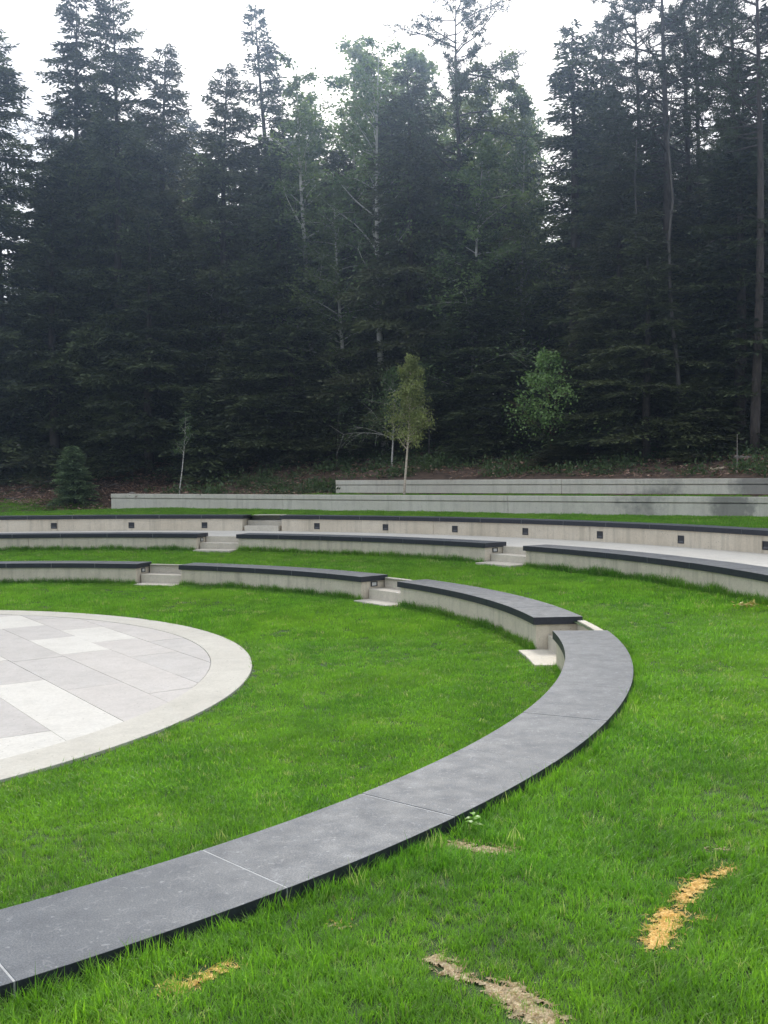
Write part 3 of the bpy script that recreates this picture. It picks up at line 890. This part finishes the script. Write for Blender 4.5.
rw = broad(38, z_at(349, 546, d) - ground_z(x, d) + 0.1, 1.4, 0.5, 0.032, 38, 8, 18, 0.08, 'bark_red', 'leaf_rowan', 0.45, 0.0, 0.34, 0.95, 0.004)
plant('leafy_tree', rw, x, d, ground_z(x, d) - 0.1, 0.8, 1.0, 'small broad leaved tree with bright green leaves and reddish stem behind the upper wall')

# slender bare stems at right
def stem(name, pts, r0, mat, label, cat, twigs=0, seed=1):
    r = random.Random(seed); o0 = Vector(pts[0]); root = empty(name, o0); tag(root, label, cat)
    b = MB(); n = 16
    P = [Vector(p) - o0 for p in pts]
    def ev(t):
        k = t * (len(P) - 1); i = min(int(k), len(P) - 2); return P[i].lerp(P[i + 1], k - i)
    q = [ev(i / n) + Vector((math.sin(i * 1.7), math.cos(i * 1.3), 0)) * (0.02 if i and (cat != 'stake') else 0) for i in range(n + 1)]
    b.tube(q, [r0 * (1 - 0.75 * i / n) for i in range(n + 1)], 7)
    b.build('trunk' if cat == 'tree' else 'stick', M[mat], root, shade=True)
    if twigs:
        b = MB()
        for _ in range(twigs):
            t = r.uniform(0.25, 0.98); a = ev(t); az = r.uniform(0, 6.28); L = r.uniform(0.2, 1.0); pts2 = [a]; dd = Vector((math.cos(az), math.sin(az), r.uniform(-0.1, 0.5)))
            for k in range(4):
                dd = dd + Vector((r.gauss(0, .2), r.gauss(0, .2), -0.1)); pts2.append(pts2[-1] + dd.normalized() * L / 4)
            b.tube(pts2, [0.010, 0.008, 0.006, 0.004, 0.002], 3, cap=False)
        b.build('twigs', M[mat], root)
    return root
d = 23.5
stem('bare_tree', [(at(686, d), d, ground_z(at(686, d), d) - 0.2)] + [(at(px, d), d, z_at(py, px, d)) for px, py in ((682, 415), (677, 370), (673, 330), (668, 280), (669, 240), (671, 200), (668, 140), (670, 90))], 0.062, 'bark_grey',
     'slender bare grey trunk that bends gently, right of the low spruces', 'tree', 26, 5)
d = 25.0
stem('dead_tree', [(at(723, d), d, z_at(372, 723, d)), (at(714, d), d, z_at(335, 714, d)), (at(704, d), d, z_at(303, 704, d))], 0.028, 'dead', 'pale dead stick leaning to the left among the right hand pines', 'branch')
d = 24.6
stem('dead_tree', [(at(636, d), d, ground_z(at(636, d), d) - 0.2)] + [(at(635, d), d, z_at(y_, 635, d)) for y_ in (400, 300, 220, 140)], 0.045, 'bark_grey', 'thin straight grey dead trunk left of the slender bending one', 'tree', 18, 8)
d = 21.0
stem('stake', [(at(737, d), d, ground_z(at(737, d), d) - 0.2), (at(737, d), d, z_at(434, 737, d))], 0.022, 'dead', 'thin upright wooden stake behind the upper wall near the right edge', 'stake')

# fallen wood
def log(px, py0, depth, length, rad, rz, tilt, mat, label, name='log', z=None):
    x = at(px, depth); zz = (ground_z(x, depth) if z is None else z) + rad * 0.8
    root = empty(name, (x, depth, zz), rz); tag(root, label, 'wood')
    b = MB(); n = 7
    b.tube([(length * (i / n - .5), 0.03 * math.sin(i * 1.3), tilt * length * (i / n - .5) + 0.01 * math.sin(i * 2.1)) for i in range(n + 1)], [rad * (1 - 0.25 * i / n + 0.06 * math.sin(i * 2.3)) for i in range(n + 1)], 9)
    b.build('wood', M[mat], root, shade=True)
log(676, 463, 23.4, 0.42, 0.035, -0.3, 0.06, 'cut_wood', 'pale cut log at the forest edge, left of the other pale log')
log(717, 474, 21.6, 0.34, 0.035, 0.1, 0.10, 'cut_wood', 'pale cut log just above the upper wall near the stake')
log(752, 461, 22.2, 0.8, 0.05, 0.1, 0.0, 'dead', 'dark fallen branch in front of the large right edge pine')
for (px, py, dpt, L, rz, t, lab) in ((42, 462, 31.0, 1.3, 0.2, 0.30, 'pale forked dead branch lying on the brown slope at left'), (112, 467, 30.5, 1.2, -0.4, 0.12, 'thin dead branch lying between the small spruce and the wall end'),
                                     (30, 470, 30.0, 1.5, -0.1, -0.1, 'thin fallen branch low on the brown slope near the left border')):
    x = at(px, dpt); z = ground_z(x, dpt) + 0.15
    r = random.Random(px); root = empty('dead_branch', (x, dpt, z), rz); tag(root, lab, 'branch')
    b = MB(); pts = [Vector((L * (i / 8 - .5), 0.05 * math.sin(i), t * L * (i / 8) + 0.04 * math.sin(i * 1.7) - 0.1)) for i in range(9)]
    b.tube(pts, [0.022 - 0.0018 * i for i in range(9)], 5)
    for i in range(7):
        a = pts[r.randint(1, 7)]; b.tube([a, a + Vector((r.uniform(-.1, .3), r.uniform(-.2, .2), r.uniform(0.0, .35)))], [0.009, 0.003], 3, cap=False)
    b.build('wood', M['bark_grey'], root)
# flat stone on the wall
root = empty('stone', (at(132, 28.0), 28.05, 1.473), 0.2); tag(root, 'small flat stone lying on the left end of the lower long wall', 'stone')
b = MB()
hv = [(-0.11, -0.05, 0), (0.10, -0.06, 0), (0.13, 0.04, 0), (-0.08, 0.07, 0), (-0.09, -0.03, 0.05), (0.06, -0.04, 0.06), (0.09, 0.03, 0.04), (-0.06, 0.05, 0.045)]
b.add(hv, [(3, 2, 1, 0), (4, 5, 6, 7), (0, 1, 5, 4), (1, 2, 6, 5), (2, 3, 7, 6), (3, 0, 4, 7)])
b.build('rock', M['dead'], root, 0.012)
# pale curved bare branches hanging among the right hand trunks
for k, (p0, p1, p2, dpt, lab) in enumerate((((755, 244), (715, 256), (694, 268), 24.0, 'long pale bare branch crossing left from the right edge trunk'), ((737, 232), (712, 240), (693, 262), 24.5, 'thin bare branch arching left above the right hand spruces'),
                                            ((724, 290), (714, 282), (711, 292), 24.2, 'short hooked dead branch beside the leaning dead stick'), ((712, 420), (704, 413), (697, 411), 22.8, 'small pale dead branch behind the pale logs'))):
    pts = [Vector((at(p[0], dpt), dpt + 0.2 * i, z_at(p[1], p[0], dpt))) for i, p in enumerate((p0, p1, p2))]
    stem('dead_branch', pts, 0.022, 'dead', lab, 'branch', 5 if k < 2 else 0, k)


# ------------------------------------------------------------------ scatter helper (geometry nodes, for things nobody could count)
def scatter(name, pts, rot, scl, idx, variants, label, cat, kind='stuff'):
    me = bpy.data.meshes.new(name)
    me.vertices.add(len(pts)); me.vertices.foreach_set('co', pts.astype(np.float32).ravel())
    a = me.attributes.new('rot', 'FLOAT_VECTOR', 'POINT'); a.data.foreach_set('vector', rot.astype(np.float32).ravel())
    a = me.attributes.new('scl', 'FLOAT', 'POINT'); a.data.foreach_set('value', scl.astype(np.float32))
    a = me.attributes.new('idx', 'INT', 'POINT'); a.data.foreach_set('value', idx.astype(np.int32))
    me.update()
    o = link(bpy.data.objects.new(name, me)); tag(o, label, cat, kind=kind)
    ng = bpy.data.node_groups.new(name + '_nodes', 'GeometryNodeTree')
    ng.interface.new_socket('Geometry', in_out='INPUT', socket_type='NodeSocketGeometry')
    ng.interface.new_socket('Geometry', in_out='OUTPUT', socket_type='NodeSocketGeometry')
    N = ng.nodes; Lk = ng.links
    gi = N.new('NodeGroupInput'); go = N.new('NodeGroupOutput'); ip = N.new('GeometryNodeInstanceOnPoints')
    gti = N.new('GeometryNodeGeometryToInstance')
    for v in reversed(variants):
        oi = N.new('GeometryNodeObjectInfo'); oi.inputs['Object'].default_value = v; oi.inputs['As Instance'].default_value = True
        Lk.new(oi.outputs['Geometry'], gti.inputs[0])
    def attr(nm, t):
        x = N.new('GeometryNodeInputNamedAttribute'); x.data_type = t; x.inputs['Name'].default_value = nm; return x.outputs['Attribute']
    Lk.new(gi.outputs[0], ip.inputs['Points'])
    if len(variants) > 1:
        # join variants as instances
        jn = N.new('GeometryNodeJoinGeometry')
        for l in list(gti.inputs[0].links):
            src = l.from_socket; Lk.remove(l)
        for nd in [x for x in N if x.bl_idname == 'GeometryNodeObjectInfo']:
            Lk.new(nd.outputs['Geometry'], jn.inputs[0])
        N.remove(gti); inst = jn.outputs[0]
    else:
        inst = gti.outputs[0]
    Lk.new(inst, ip.inputs['Instance'])
    ip.inputs['Pick Instance'].default_value = True
    Lk.new(attr('idx', 'INT'), ip.inputs['Instance Index'])
    Lk.new(attr('rot', 'FLOAT_VECTOR'), ip.inputs['Rotation'])
    Lk.new(attr('scl', 'FLOAT'), ip.inputs['Scale'])
    Lk.new(ip.outputs[0], go.inputs[0])
    md = o.modifiers.new('scatter', 'NODES'); md.node_group = ng
    return o


def tuft(nm, seed, nbl, rad, h, w, segs, mat, bend=0.5):
    r = np.random.default_rng(seed); b = MB(); tones = []
    for i in range(nbl):
        a = r.uniform(0, 6.283); q = rad * math.sqrt(r.uniform()); x, y = q * math.cos(a), q * math.sin(a)
        az = r.uniform(0, 6.283); hh = h * r.uniform(0.55, 1.25); bd = bend * r.uniform(0.2, 1.3) * hh; fa = az + r.uniform(-.6, .6)
        sx, sy = -math.sin(fa), math.cos(fa); ww = w * r.uniform(0.7, 1.3)
        vs = []; t_ = np.clip(r.uniform(0, 1), 0, 1)
        for k in range(segs + 1):
            t = k / segs; wd = ww * 0.5 * (1 - t ** 1.6)
            px, py, pz = x + math.cos(az) * bd * t * t, y + math.sin(az) * bd * t * t, hh * (t - 0.25 * bend * t * t) - 0.01
            if k < segs: vs += [(px - sx * wd, py - sy * wd, pz), (px + sx * wd, py + sy * wd, pz)]
            else: vs += [(px, py, pz)]
        fs = [(2 * k, 2 * k + 1, 2 * k + 3, 2 * k + 2) for k in range(segs - 1)] + [(2 * segs - 2, 2 * segs - 1, 2 * segs)]
        b.add(vs, fs); tones += [t_] * len(vs)
    me = b.mesh(nm, [mat]); at_ = me.attributes.new('tone', 'FLOAT', 'POINT'); at_.data.foreach_set('value', tones)
    return bpy.data.objects.new(nm, me)


G = M['grass']
TUFTS = [tuft('near_tuft', 40 + i, 16, 0.035, 0.050, 0.0036, 3, G, 0.7) for i in range(4)] + \
        [tuft('mid_tuft', 50 + i, 30, 0.07, 0.045, 0.0065, 2, G, 0.7) for i in range(3)] + \
        [tuft('far_tuft', 60 + i, 46, 0.12, 0.045, 0.012, 1, G, 0.6) for i in range(2)] + \
        [tuft('tall_tuft', 70 + i, 9, 0.03, 0.085, 0.0045, 3, G, 0.45) for i in range(2)]


def patch_dist(x, y, segs):
    """distance to a set of line segments with radii; <0 inside"""
    best = np.full(x.shape, 9.0)
    for (x0, y0, x1, y1, rad) in segs:
        dx, dy = x1 - x0, y1 - y0; L2 = dx * dx + dy * dy + 1e-9
        t = np.clip(((x - x0) * dx + (y - y0) * dy) / L2, 0, 1)
        best = np.minimum(best, np.hypot(x - x0 - t * dx, y - y0 - t * dy) - rad)
    return best


PATCH = {
    'right': [(0.80, 2.93, 0.90, 3.13, 0.045), (0.97, 3.24, 1.07, 3.38, 0.035), (1.06, 3.38, 1.22, 3.50, 0.025), (0.92, 3.13, 1.00, 3.08, 0.015), (0.93, 3.16, 0.97, 3.24, 0.018)],
    'left': [(-0.61, 2.76, -0.56, 2.775, 0.038), (-0.54, 2.80, -0.46, 2.875, 0.028)],
    'middle': [(0.15, 2.87, 0.19, 2.78, 0.040), (0.22, 2.76, 0.32, 2.69, 0.024), (0.32, 2.67, 0.40, 2.52, 0.060)],
    'edge': [(0.26, 3.87, 0.35, 3.80, 0.046), (0.35, 3.80, 0.46, 3.76, 0.050)],
    'far': [(1.22, 3.71, 1.29, 3.69, 0.02)],
    'tiny': [(-0.17, 3.15, -0.13, 3.13, 0.010)],
}
ALLSEG = [s for v in PATCH.values() for s in v]


def clump(x, y):
    return 0.5 + 0.5 * (0.5 * np.sin(x * 2.3 + 2 * np.sin(y * 1.7)) + 0.5 * np.sin(y * 3.1 + 1.5 * np.sin(x * 2.9)))


def grass_points(region, zf, x0, x1, y0, y1, edge=None):
    P, S, I = [], [], []
    # cells with density by distance
    cell = 1.0
    for cx in np.arange(x0, x1, cell):
        for cy in np.arange(y0, y1, cell):
            mx, my = cx + .5, cy + .5
            if my < -0.5 or abs(mx) > 0.62 * my + 2.0: continue
            d = math.hypot(mx, my)
            if d < 5.5: dens, lod, sc = (2000 if d < 4 else 1500), 0, 1.0
            elif d < 11: dens, lod, sc = 680 * (8 / d), 1, 1.0
            else: dens, lod, sc = 190 * (16 / d), 2, 1.0
            n = rng.poisson(dens * cell * cell)
            x = rng.uniform(cx, cx + cell, n); y = rng.uniform(cy, cy + cell, n)
            ok = region(x, y); x, y = x[ok], y[ok]
            if not len(x): continue
            dp = patch_dist(x, y, ALLSEG); ok = (dp > 0.0) | (rng.random(len(x)) < np.where(dp > -0.018, 0.45, 0.12) * np.where(x > 0.6, 0.6, 1.1)); x, y, dp = x[ok], y[ok], dp[ok]
            c = clump(x, y); n = len(x)
            s = sc * (0.72 + 0.45 * c) * rng.uniform(0.75, 1.2, n)
            s = np.where(dp < 0.04, s * 0.75, s)
            if lod == 0:
                i = rng.integers(0, 4, n); tl = rng.random(n) < 0.045 * (0.3 + 1.4 * clump(x * 1.9 + 1, y * 1.9)); i = np.where(tl, 9 + rng.integers(0, 2, n), i); s = np.where(tl, s * 0.95, s)
            elif lod == 1: i = 4 + rng.integers(0, 3, n)
            else: i = 7 + rng.integers(0, 2, n)
            P.append(np.stack([x, y, zf(x, y)], 1)); S.append(s); I.append(i)
    # taller unmown grass against edges
    if edge:
        for (r, a0, a1, wd, dens, sc) in edge:
            n = int(dens * abs(a1 - a0) * 0.01745 * r)
            a = np.radians(rng.uniform(a0, a1, n)); rr = r + rng.uniform(-wd, wd, n)
            x = CX + rr * np.cos(a); y = CY + rr * np.sin(a)
            ok = (y > -0.5) & (np.abs(x) < 0.62 * y + 2); x, y = x[ok], y[ok]; n = len(x)
            P.append(np.stack([x, y, zf(x, y)], 1)); S.append(sc * rng.uniform(0.6, 1.25, n) * (0.8 + 0.4 * clump(x * 2, y * 2))); I.append(9 + rng.integers(0, 2, n))
    P = np.concatenate(P); S = np.concatenate(S); I = np.concatenate(I); n = len(P)
    Rr = np.stack([rng.normal(0, 0.12, n), rng.normal(0, 0.12, n), rng.uniform(0, 6.283, n)], 1)
    print('tufts', n)
    return P, Rr, S, I


def rad(x, y): return np.hypot(x - CX, y - CY)
def angd(x, y): return np.degrees(np.arctan2(y - CY, x - CX))


def in_gap(x, y, gaps):
    a = angd(x, y); m = np.zeros(x.shape, bool)
    for g0, g1 in gaps: m |= (a > g0) & (a < g1)
    return m


gaps1 = [(-0.4, 6.0), (34.7, 40.8), (68.9, 74.7)]
gaps2 = [(36.5, 41.05), (71.1, 75.6)]
P_ = grass_points(lambda x, y: (np.hypot(x - CX - PSH[0], y - CY - PSH[1]) > 4.93) & (rad(x, y) < 7.62) & ~(in_gap(x, y, gaps1) & (rad(x, y) > 7.40)), z_inner, -13, 3, 0, 18,
                  edge=[(7.61, -60, -0.6, 0.02, 90, 1.0), (7.60, 6.3, 34.5, 0.03, 150, 1.25), (7.60, 41.0, 68.7, 0.03, 150, 1.3), (7.60, 74.9, 110, 0.03, 150, 1.3)])
scatter('grass', *P_, TUFTS, 'short bright green grass between the paved circle and the inner bench ring', 'grass')
P_ = grass_points(lambda x, y: (rad(x, y) > 8.12) & ((rad(x, y) < 10.20) | (angd(x, y) < -8.3)) & ~(in_gap(x, y, gaps1) & (rad(x, y) < 8.14)) & ~(in_gap(x, y, gaps2) & (rad(x, y) > 9.93)), z_mid, -12, 9, 0, 21,
                  edge=[(8.15, -62, -0.6, 0.035, 75, 0.85), (10.18, -8, 36.2, 0.03, 170, 1.5), (10.18, 41.3, 70.8, 0.03, 160, 1.4), (10.18, 75.9, 110, 0.03, 160, 1.4)])
scatter('grass', *P_, TUFTS, 'bright green lawn between the inner and middle bench rings, also in the foreground', 'grass')


def reg_out(x, y):
    s, u = su(x, y); r = rad(x, y)
    return (r > 13.0) & (angd(x, y) > -8) & (angd(x, y) < 125) & ((u < 0) | ((s < -0.05) & (u < -0.30 + 0.3 * np.sin(x * 2) + 0.55 * smooth((s + 2.5) / 1.2)))) & ~(in_gap(x, y, [(71.9, 75.7)]) & (r < 13.42))


P_ = grass_points(reg_out, lambda x, y: np.where(su(x, y)[0] < 0, z_left(x, y), z_front(x, y)), -17, 17, 8, 34)
scatter('grass', *P_, TUFTS, 'green grass strip in front of the long concrete walls', 'grass')

# straw and bare earth patches in the foreground lawn
def patch(name, segs, label, sand, straw, seed, dens=9000):
    r = np.random.default_rng(seed)
    xs = [s[0] for s in segs] + [s[2] for s in segs]; ys = [s[1] for s in segs] + [s[3] for s in segs]
    cx, cy = np.mean(xs), np.mean(ys); cz = float(z_mid(cx, cy))
    root = empty(name, (cx, cy, cz)); tag(root, label, 'bare patch', 'dry patches in the foreground lawn')
    x0, x1, y0, y1 = min(xs) - .1, max(xs) + .1, min(ys) - .1, max(ys) + .1
    st = 0.006; gx = np.arange(x0, x1, st); gy = np.arange(y0, y1, st)
    X, Y = np.meshgrid(gx, gy, indexing='ij')
    wob = 0.016 * np.sin(X * 71 + 3 * np.sin(Y * 53)) + 0.008 * np.sin(Y * 127 + X * 90)
    Dd = patch_dist(X, Y, segs) + wob
    h = 0.002 + 0.004 * smooth(-Dd / 0.03) + r.normal(0, 0.0018, X.shape)
    Z = z_mid(X, Y) + h
    co = np.stack([X - cx, Y - cy, Z - cz], -1).reshape(-1, 3); nu, nv = len(gx), len(gy)
    idx = np.arange(nu * nv).reshape(nu, nv); q = np.stack([idx[:-1, :-1], idx[1:, :-1], idx[1:, 1:], idx[:-1, 1:]], -1).reshape(-1, 4)
    q = q[Dd[:-1, :-1].reshape(-1) < -0.008]
    me = bpy.data.meshes.new('soil'); me.from_pydata(co.tolist(), [], q.tolist()); me.update(); me.materials.append(M[sand])
    link(bpy.data.objects.new('soil', me), root)
    n = int(dens * (x1 - x0) * (y1 - y0)); px = r.uniform(x0, x1, n); py = r.uniform(y0, y1, n)
    dd = patch_dist(px, py, segs); ok = dd < r.normal(0.0, 0.016, n); px, py = px[ok], py[ok]; n = len(px)
    P = np.stack([px - cx, py - cy, z_mid(px, py) - cz + r.uniform(0.002, 0.012, n)], 1); Dn = np.stack([r.normal(0, 1, n), r.normal(0, 1, n), r.uniform(0.0, 0.5, n)], 1)
    V = rhombs(P, Dn, r.uniform(0.012, 0.035, n), 0.0028, 0.6, r)
    link(bpy.data.objects.new('straw', fast_mesh('straw', V, 4, r.uniform(0, 1, n), [M[straw]])), root)
patch('dry_patch', PATCH['right'], 'long bright yellow streak of dry straw at the lower right of the lawn', 'sand', 'straw', 1, 14000)
patch('dry_patch', PATCH['left'], 'small yellow dry tuft below the foreground bench at lower left', 'sand', 'straw', 2, 14000)
patch('dry_patch', PATCH['middle'], 'pale bare earth strip at the bottom edge, right of the middle', 'sand_pale', 'straw_pale', 3)
patch('dry_patch', PATCH['edge'], 'pale bare earth patch beside the outer edge of the foreground bench', 'sand_pale', 'straw_pale', 4)
patch('dry_patch', PATCH['far'], 'small pale dry spot above the yellow streak near the right edge', 'sand_pale', 'straw_pale', 5)
patch('dry_patch', PATCH['tiny'], 'tiny brownish dry spot just below the foreground bench, left of the middle', 'sand_pale', 'straw', 6)

# seedling by the bench edge
x, y = 0.355, 3.99; root = empty('seedling', (x, y, float(z_mid(x, y)))); tag(root, 'tiny bright green leafy seedling beside the foreground bench edge', 'plant')
b = MB(); b.tube([(0, 0, -0.01), (0.004, 0, 0.04), (0, 0.004, 0.075)], [0.0025, 0.002, 0.0015], 5); b.build('stem', M['seedling'], root)
for i in range(7):
    az = i * 2.4; h = 0.035 + 0.007 * i; L = 0.045 - 0.002 * i; b = MB()
    dx, dy = math.cos(az), math.sin(az); vs = []
    for k in range(5):
        t = k / 4; w = 0.012 * math.sin(math.pi * (0.12 + 0.86 * t)); cx_, cy_, cz_ = dx * L * t, dy * L * t, h + 0.018 * t - 0.02 * t * t
        vs += [(cx_ - dy * w, cy_ + dx * w, cz_ + 0.003), (cx_, cy_, cz_), (cx_ + dy * w, cy_ - dx * w, cz_ + 0.003)]
    b.add(vs, [(3 * k + j, 3 * k + j + 1, 3 * k + j + 4, 3 * k + j + 3) for k in range(4) for j in range(2)])
    b.build('leaf', M['seedling'], root)

# dry yellow leaves on the lawn at right
x, y = 3.78, 10.3; root = empty('dry_weed', (x, y, float(z_mid(x, y)))); tag(root, 'small clump of yellow dry leaves on the lawn near the right edge', 'plant')
r = np.random.default_rng(5); n = 70
P = np.stack([r.normal(0, 0.075, n), r.normal(0, 0.05, n), r.uniform(0.03, 0.065, n)], 1)
link(bpy.data.objects.new('leaves', fast_mesh('leaves', rhombs(P, r.normal(0, 1, (n, 3)) * [1, 1, .3], 0.05, 0.022, 0.5, r), 4, r.uniform(0, 1, n), [M['yellow_leaf']])), root)


# undergrowth and leaf litter on the forest floor
def sprig(nm, seed, n, h, rad_, ls, mat, flat=False):
    r = np.random.default_rng(seed)
    P = np.stack([r.normal(0, rad_, n), r.normal(0, rad_, n), np.abs(r.normal(0, h * 0.5, n)) + 0.01], 1)
    D = r.normal(0, 0.7, (n, 3)) + np.array([0, 0, 0.0 if flat else 0.4]); 
    if flat: D[:, 2] *= 0.2
    return bpy.data.objects.new(nm, fast_mesh(nm, rhombs(P, D, ls * r.uniform(0.6, 1.4, n), ls * 0.5, 0.3 if flat else 1.0, r), 4, r.uniform(0, 1, n), [M[mat]]))


SPRIG = [sprig('fern', 80, 60, 0.22, 0.13, 0.07, 'leaf_shrub'), sprig('fern', 81, 40, 0.12, 0.12, 0.06, 'leaf_shrub'), sprig('herb', 82, 30, 0.10, 0.10, 0.08, 'leaf_shrub')]
LIT = [sprig('dry_leaf', 90 + i, 26, 0.03, 0.22, 0.075, 'litter', True) for i in range(3)]
def forest_pts(n, s0, s1, u0, u1, keep):
    s = rng.uniform(s0, s1, n); u = rng.uniform(u0, u1, n)
    x = LP[0] + s * LD[0] + u * LN[0]; y = LP[1] + s * LD[1] + u * LN[1]
    ok = keep(s, u, x, y) & (np.abs(x) < 0.55 * y + 2); s, u, x, y = s[ok], u[ok], x[ok], y[ok]
    z = np.where(s < 0, z_left(x, y), np.where(s > UPW_S, z_back(x, y, True), z_back(x, y, False)))
    return np.stack([x, y, z], 1), len(x)
def keep_green(s, u, x, y):
    c = clump(x * 0.8 + 3, y * 0.8)
    left = (s < 1.5) & (u < 5)
    return (np.where(left, rng.random(s.shape) < 0.16, True)) & (c + rng.normal(0, 0.22, s.shape) > 0.50) & ((s < 0) | (u > np.where(s > UPW_S, UPW_U + 0.35, 0.4)))
P, n = forest_pts(7500, -14, 32, 0.3, 9, keep_green)
scatter('undergrowth', P, np.stack([rng.normal(0, .15, n), rng.normal(0, .15, n), rng.uniform(0, 6.28, n)], 1), rng.uniform(0.6, 1.5, n), rng.integers(0, 3, n), SPRIG, 'low leafy green undergrowth along the forest edge', 'undergrowth')
P, n = forest_pts(11000, -14, 32, -0.6, 9, lambda s, u, x, y: ((s < 2) | (s > 17) | (rng.random(s.shape) < 0.3)) & (((s < 0) & (u > -0.5)) | ((s > 0) & (u > np.where(s > UPW_S, UPW_U + 0.35, 0.4)))))
scatter('leaf_litter', P + [0, 0, 0.005], np.stack([rng.normal(0, .1, n), rng.normal(0, .1, n), rng.uniform(0, 6.28, n)], 1), rng.uniform(0.7, 1.4, n), rng.integers(0, 3, n), LIT, 'brown dead leaves covering the slope at the forest edge', 'leaf litter')
# thin grass on the terrace behind the lower wall
P_ = grass_points(lambda x, y: (su(x, y)[0] > 6) & (su(x, y)[1] > 0.3) & (su(x, y)[1] < UPW_U) & (clump(x, y) > 0.3), lambda x, y: z_back(x, y, True), -2, 17, 8, 28)
scatter('grass', *P_, TUFTS, 'thin strip of grass between the lower and upper long walls', 'grass')

# ------------------------------------------------------------------ haze volume, added to stand in for lens glare over the trees
HAZE = 0.0029
if HAZE:
    hm = bpy.data.materials.new('glare_haze'); hm.use_nodes = True; ht = hm.node_tree
    for nd in list(ht.nodes): ht.nodes.remove(nd)
    ho = ht.nodes.new('ShaderNodeOutputMaterial'); hv = ht.nodes.new('ShaderNodeVolumePrincipled')
    hv.inputs['Color'].default_value = (0.52, 0.70, 1.0, 1); hv.inputs['Density'].default_value = HAZE; hv.inputs['Anisotropy'].default_value = 0.90
    ht.links.new(hv.outputs[0], ho.inputs['Volume'])
    b = MB(); b.box(-303, 303, -303, 303, -1.4, 27)
    tag(b.build('haze', hm), 'thin pale haze added to stand in for lens glare over the forest', 'haze', kind='stuff')

# ------------------------------------------------------------------ sky, sun, camera
EL, AZ = 40.0, 2.0      # sun ahead of the camera, a little right
w = bpy.data.worlds.new('World'); SC.world = w; w.use_nodes = True
nt = w.node_tree; N = nt.nodes; Lk = nt.links
for nd in list(N): N.remove(nd)
out = N.new('ShaderNodeOutputWorld'); sky = N.new('ShaderNodeTexSky'); sky.sky_type = 'NISHITA'; sky.sun_disc = False
sky.sun_elevation = R_(EL); sky.sun_rotation = R_(AZ); sky.air_density = 1.0; sky.dust_density = 3.0
bg1 = N.new('ShaderNodeBackground'); bg1.inputs['Strength'].default_value = 0.05; Lk.new(sky.outputs[0], bg1.inputs['Color'])
tc = N.new('ShaderNodeTexCoord'); mp = N.new('ShaderNodeMapping'); mp.inputs['Scale'].default_value = (1, 1, 2.5); Lk.new(tc.outputs['Generated'], mp.inputs['Vector'])
ns = N.new('ShaderNodeTexNoise'); ns.inputs['Scale'].default_value = 2.2; ns.inputs['Detail'].default_value = 6; ns.inputs['Roughness'].default_value = 0.6; Lk.new(mp.outputs[0], ns.inputs['Vector'])
cr = N.new('ShaderNodeValToRGB'); cr.color_ramp.elements[0].position = 0.36; cr.color_ramp.elements[0].color = (0.74, 0.78, 0.84, 1); cr.color_ramp.elements[1].position = 0.6; cr.color_ramp.elements[1].color = (1, 0.975, 0.93, 1)
Lk.new(ns.outputs['Fac'], cr.inputs['Fac'])
bg2 = N.new('ShaderNodeBackground'); bg2.inputs['Strength'].default_value = 0.56; Lk.new(cr.outputs[0], bg2.inputs['Color'])
ad = N.new('ShaderNodeAddShader'); Lk.new(bg1.outputs[0], ad.inputs[0]); Lk.new(bg2.outputs[0], ad.inputs[1]); Lk.new(ad.outputs[0], out.inputs['Surface'])

sl = bpy.data.lights.new('sun', 'SUN'); sl.energy = 2.1; sl.angle = R_(12); sl.color = (1.0, 0.96, 0.89)
so = link(bpy.data.objects.new('sun', sl))
dv = Vector((math.sin(R_(AZ)) * math.cos(R_(EL)), math.cos(R_(AZ)) * math.cos(R_(EL)), math.sin(R_(EL))))
so.rotation_euler = dv.to_track_quat('Z', 'Y').to_euler(); so.location = (0, 0, 40)

cd = bpy.data.cameras.new('camera'); cam = link(bpy.data.objects.new('camera', cd)); SC.camera = cam
cd.sensor_fit = 'VERTICAL'; cd.sensor_height = 24; cd.lens = 24 * F / 1024; cd.clip_start = 0.05; cd.clip_end = 2500
pitch, roll = 0.03403, -0.00612
cam.matrix_world = Matrix.Translation((0, 0, CAMZ)) @ Matrix.Rotation(math.pi / 2 - pitch, 4, 'X') @ Matrix.Rotation(roll, 4, 'Z')

SC.view_settings.view_transform = 'Standard'; SC.view_settings.look = 'None'; SC.view_settings.exposure = 0.72; SC.view_settings.gamma = 1
SC.render.engine = 'CYCLES'
SC.cycles.max_bounces = 8; SC.cycles.diffuse_bounces = 4; SC.cycles.transmission_bounces = 4; SC.cycles.transparent_max_bounces = 4
SC.cycles.use_denoising = True
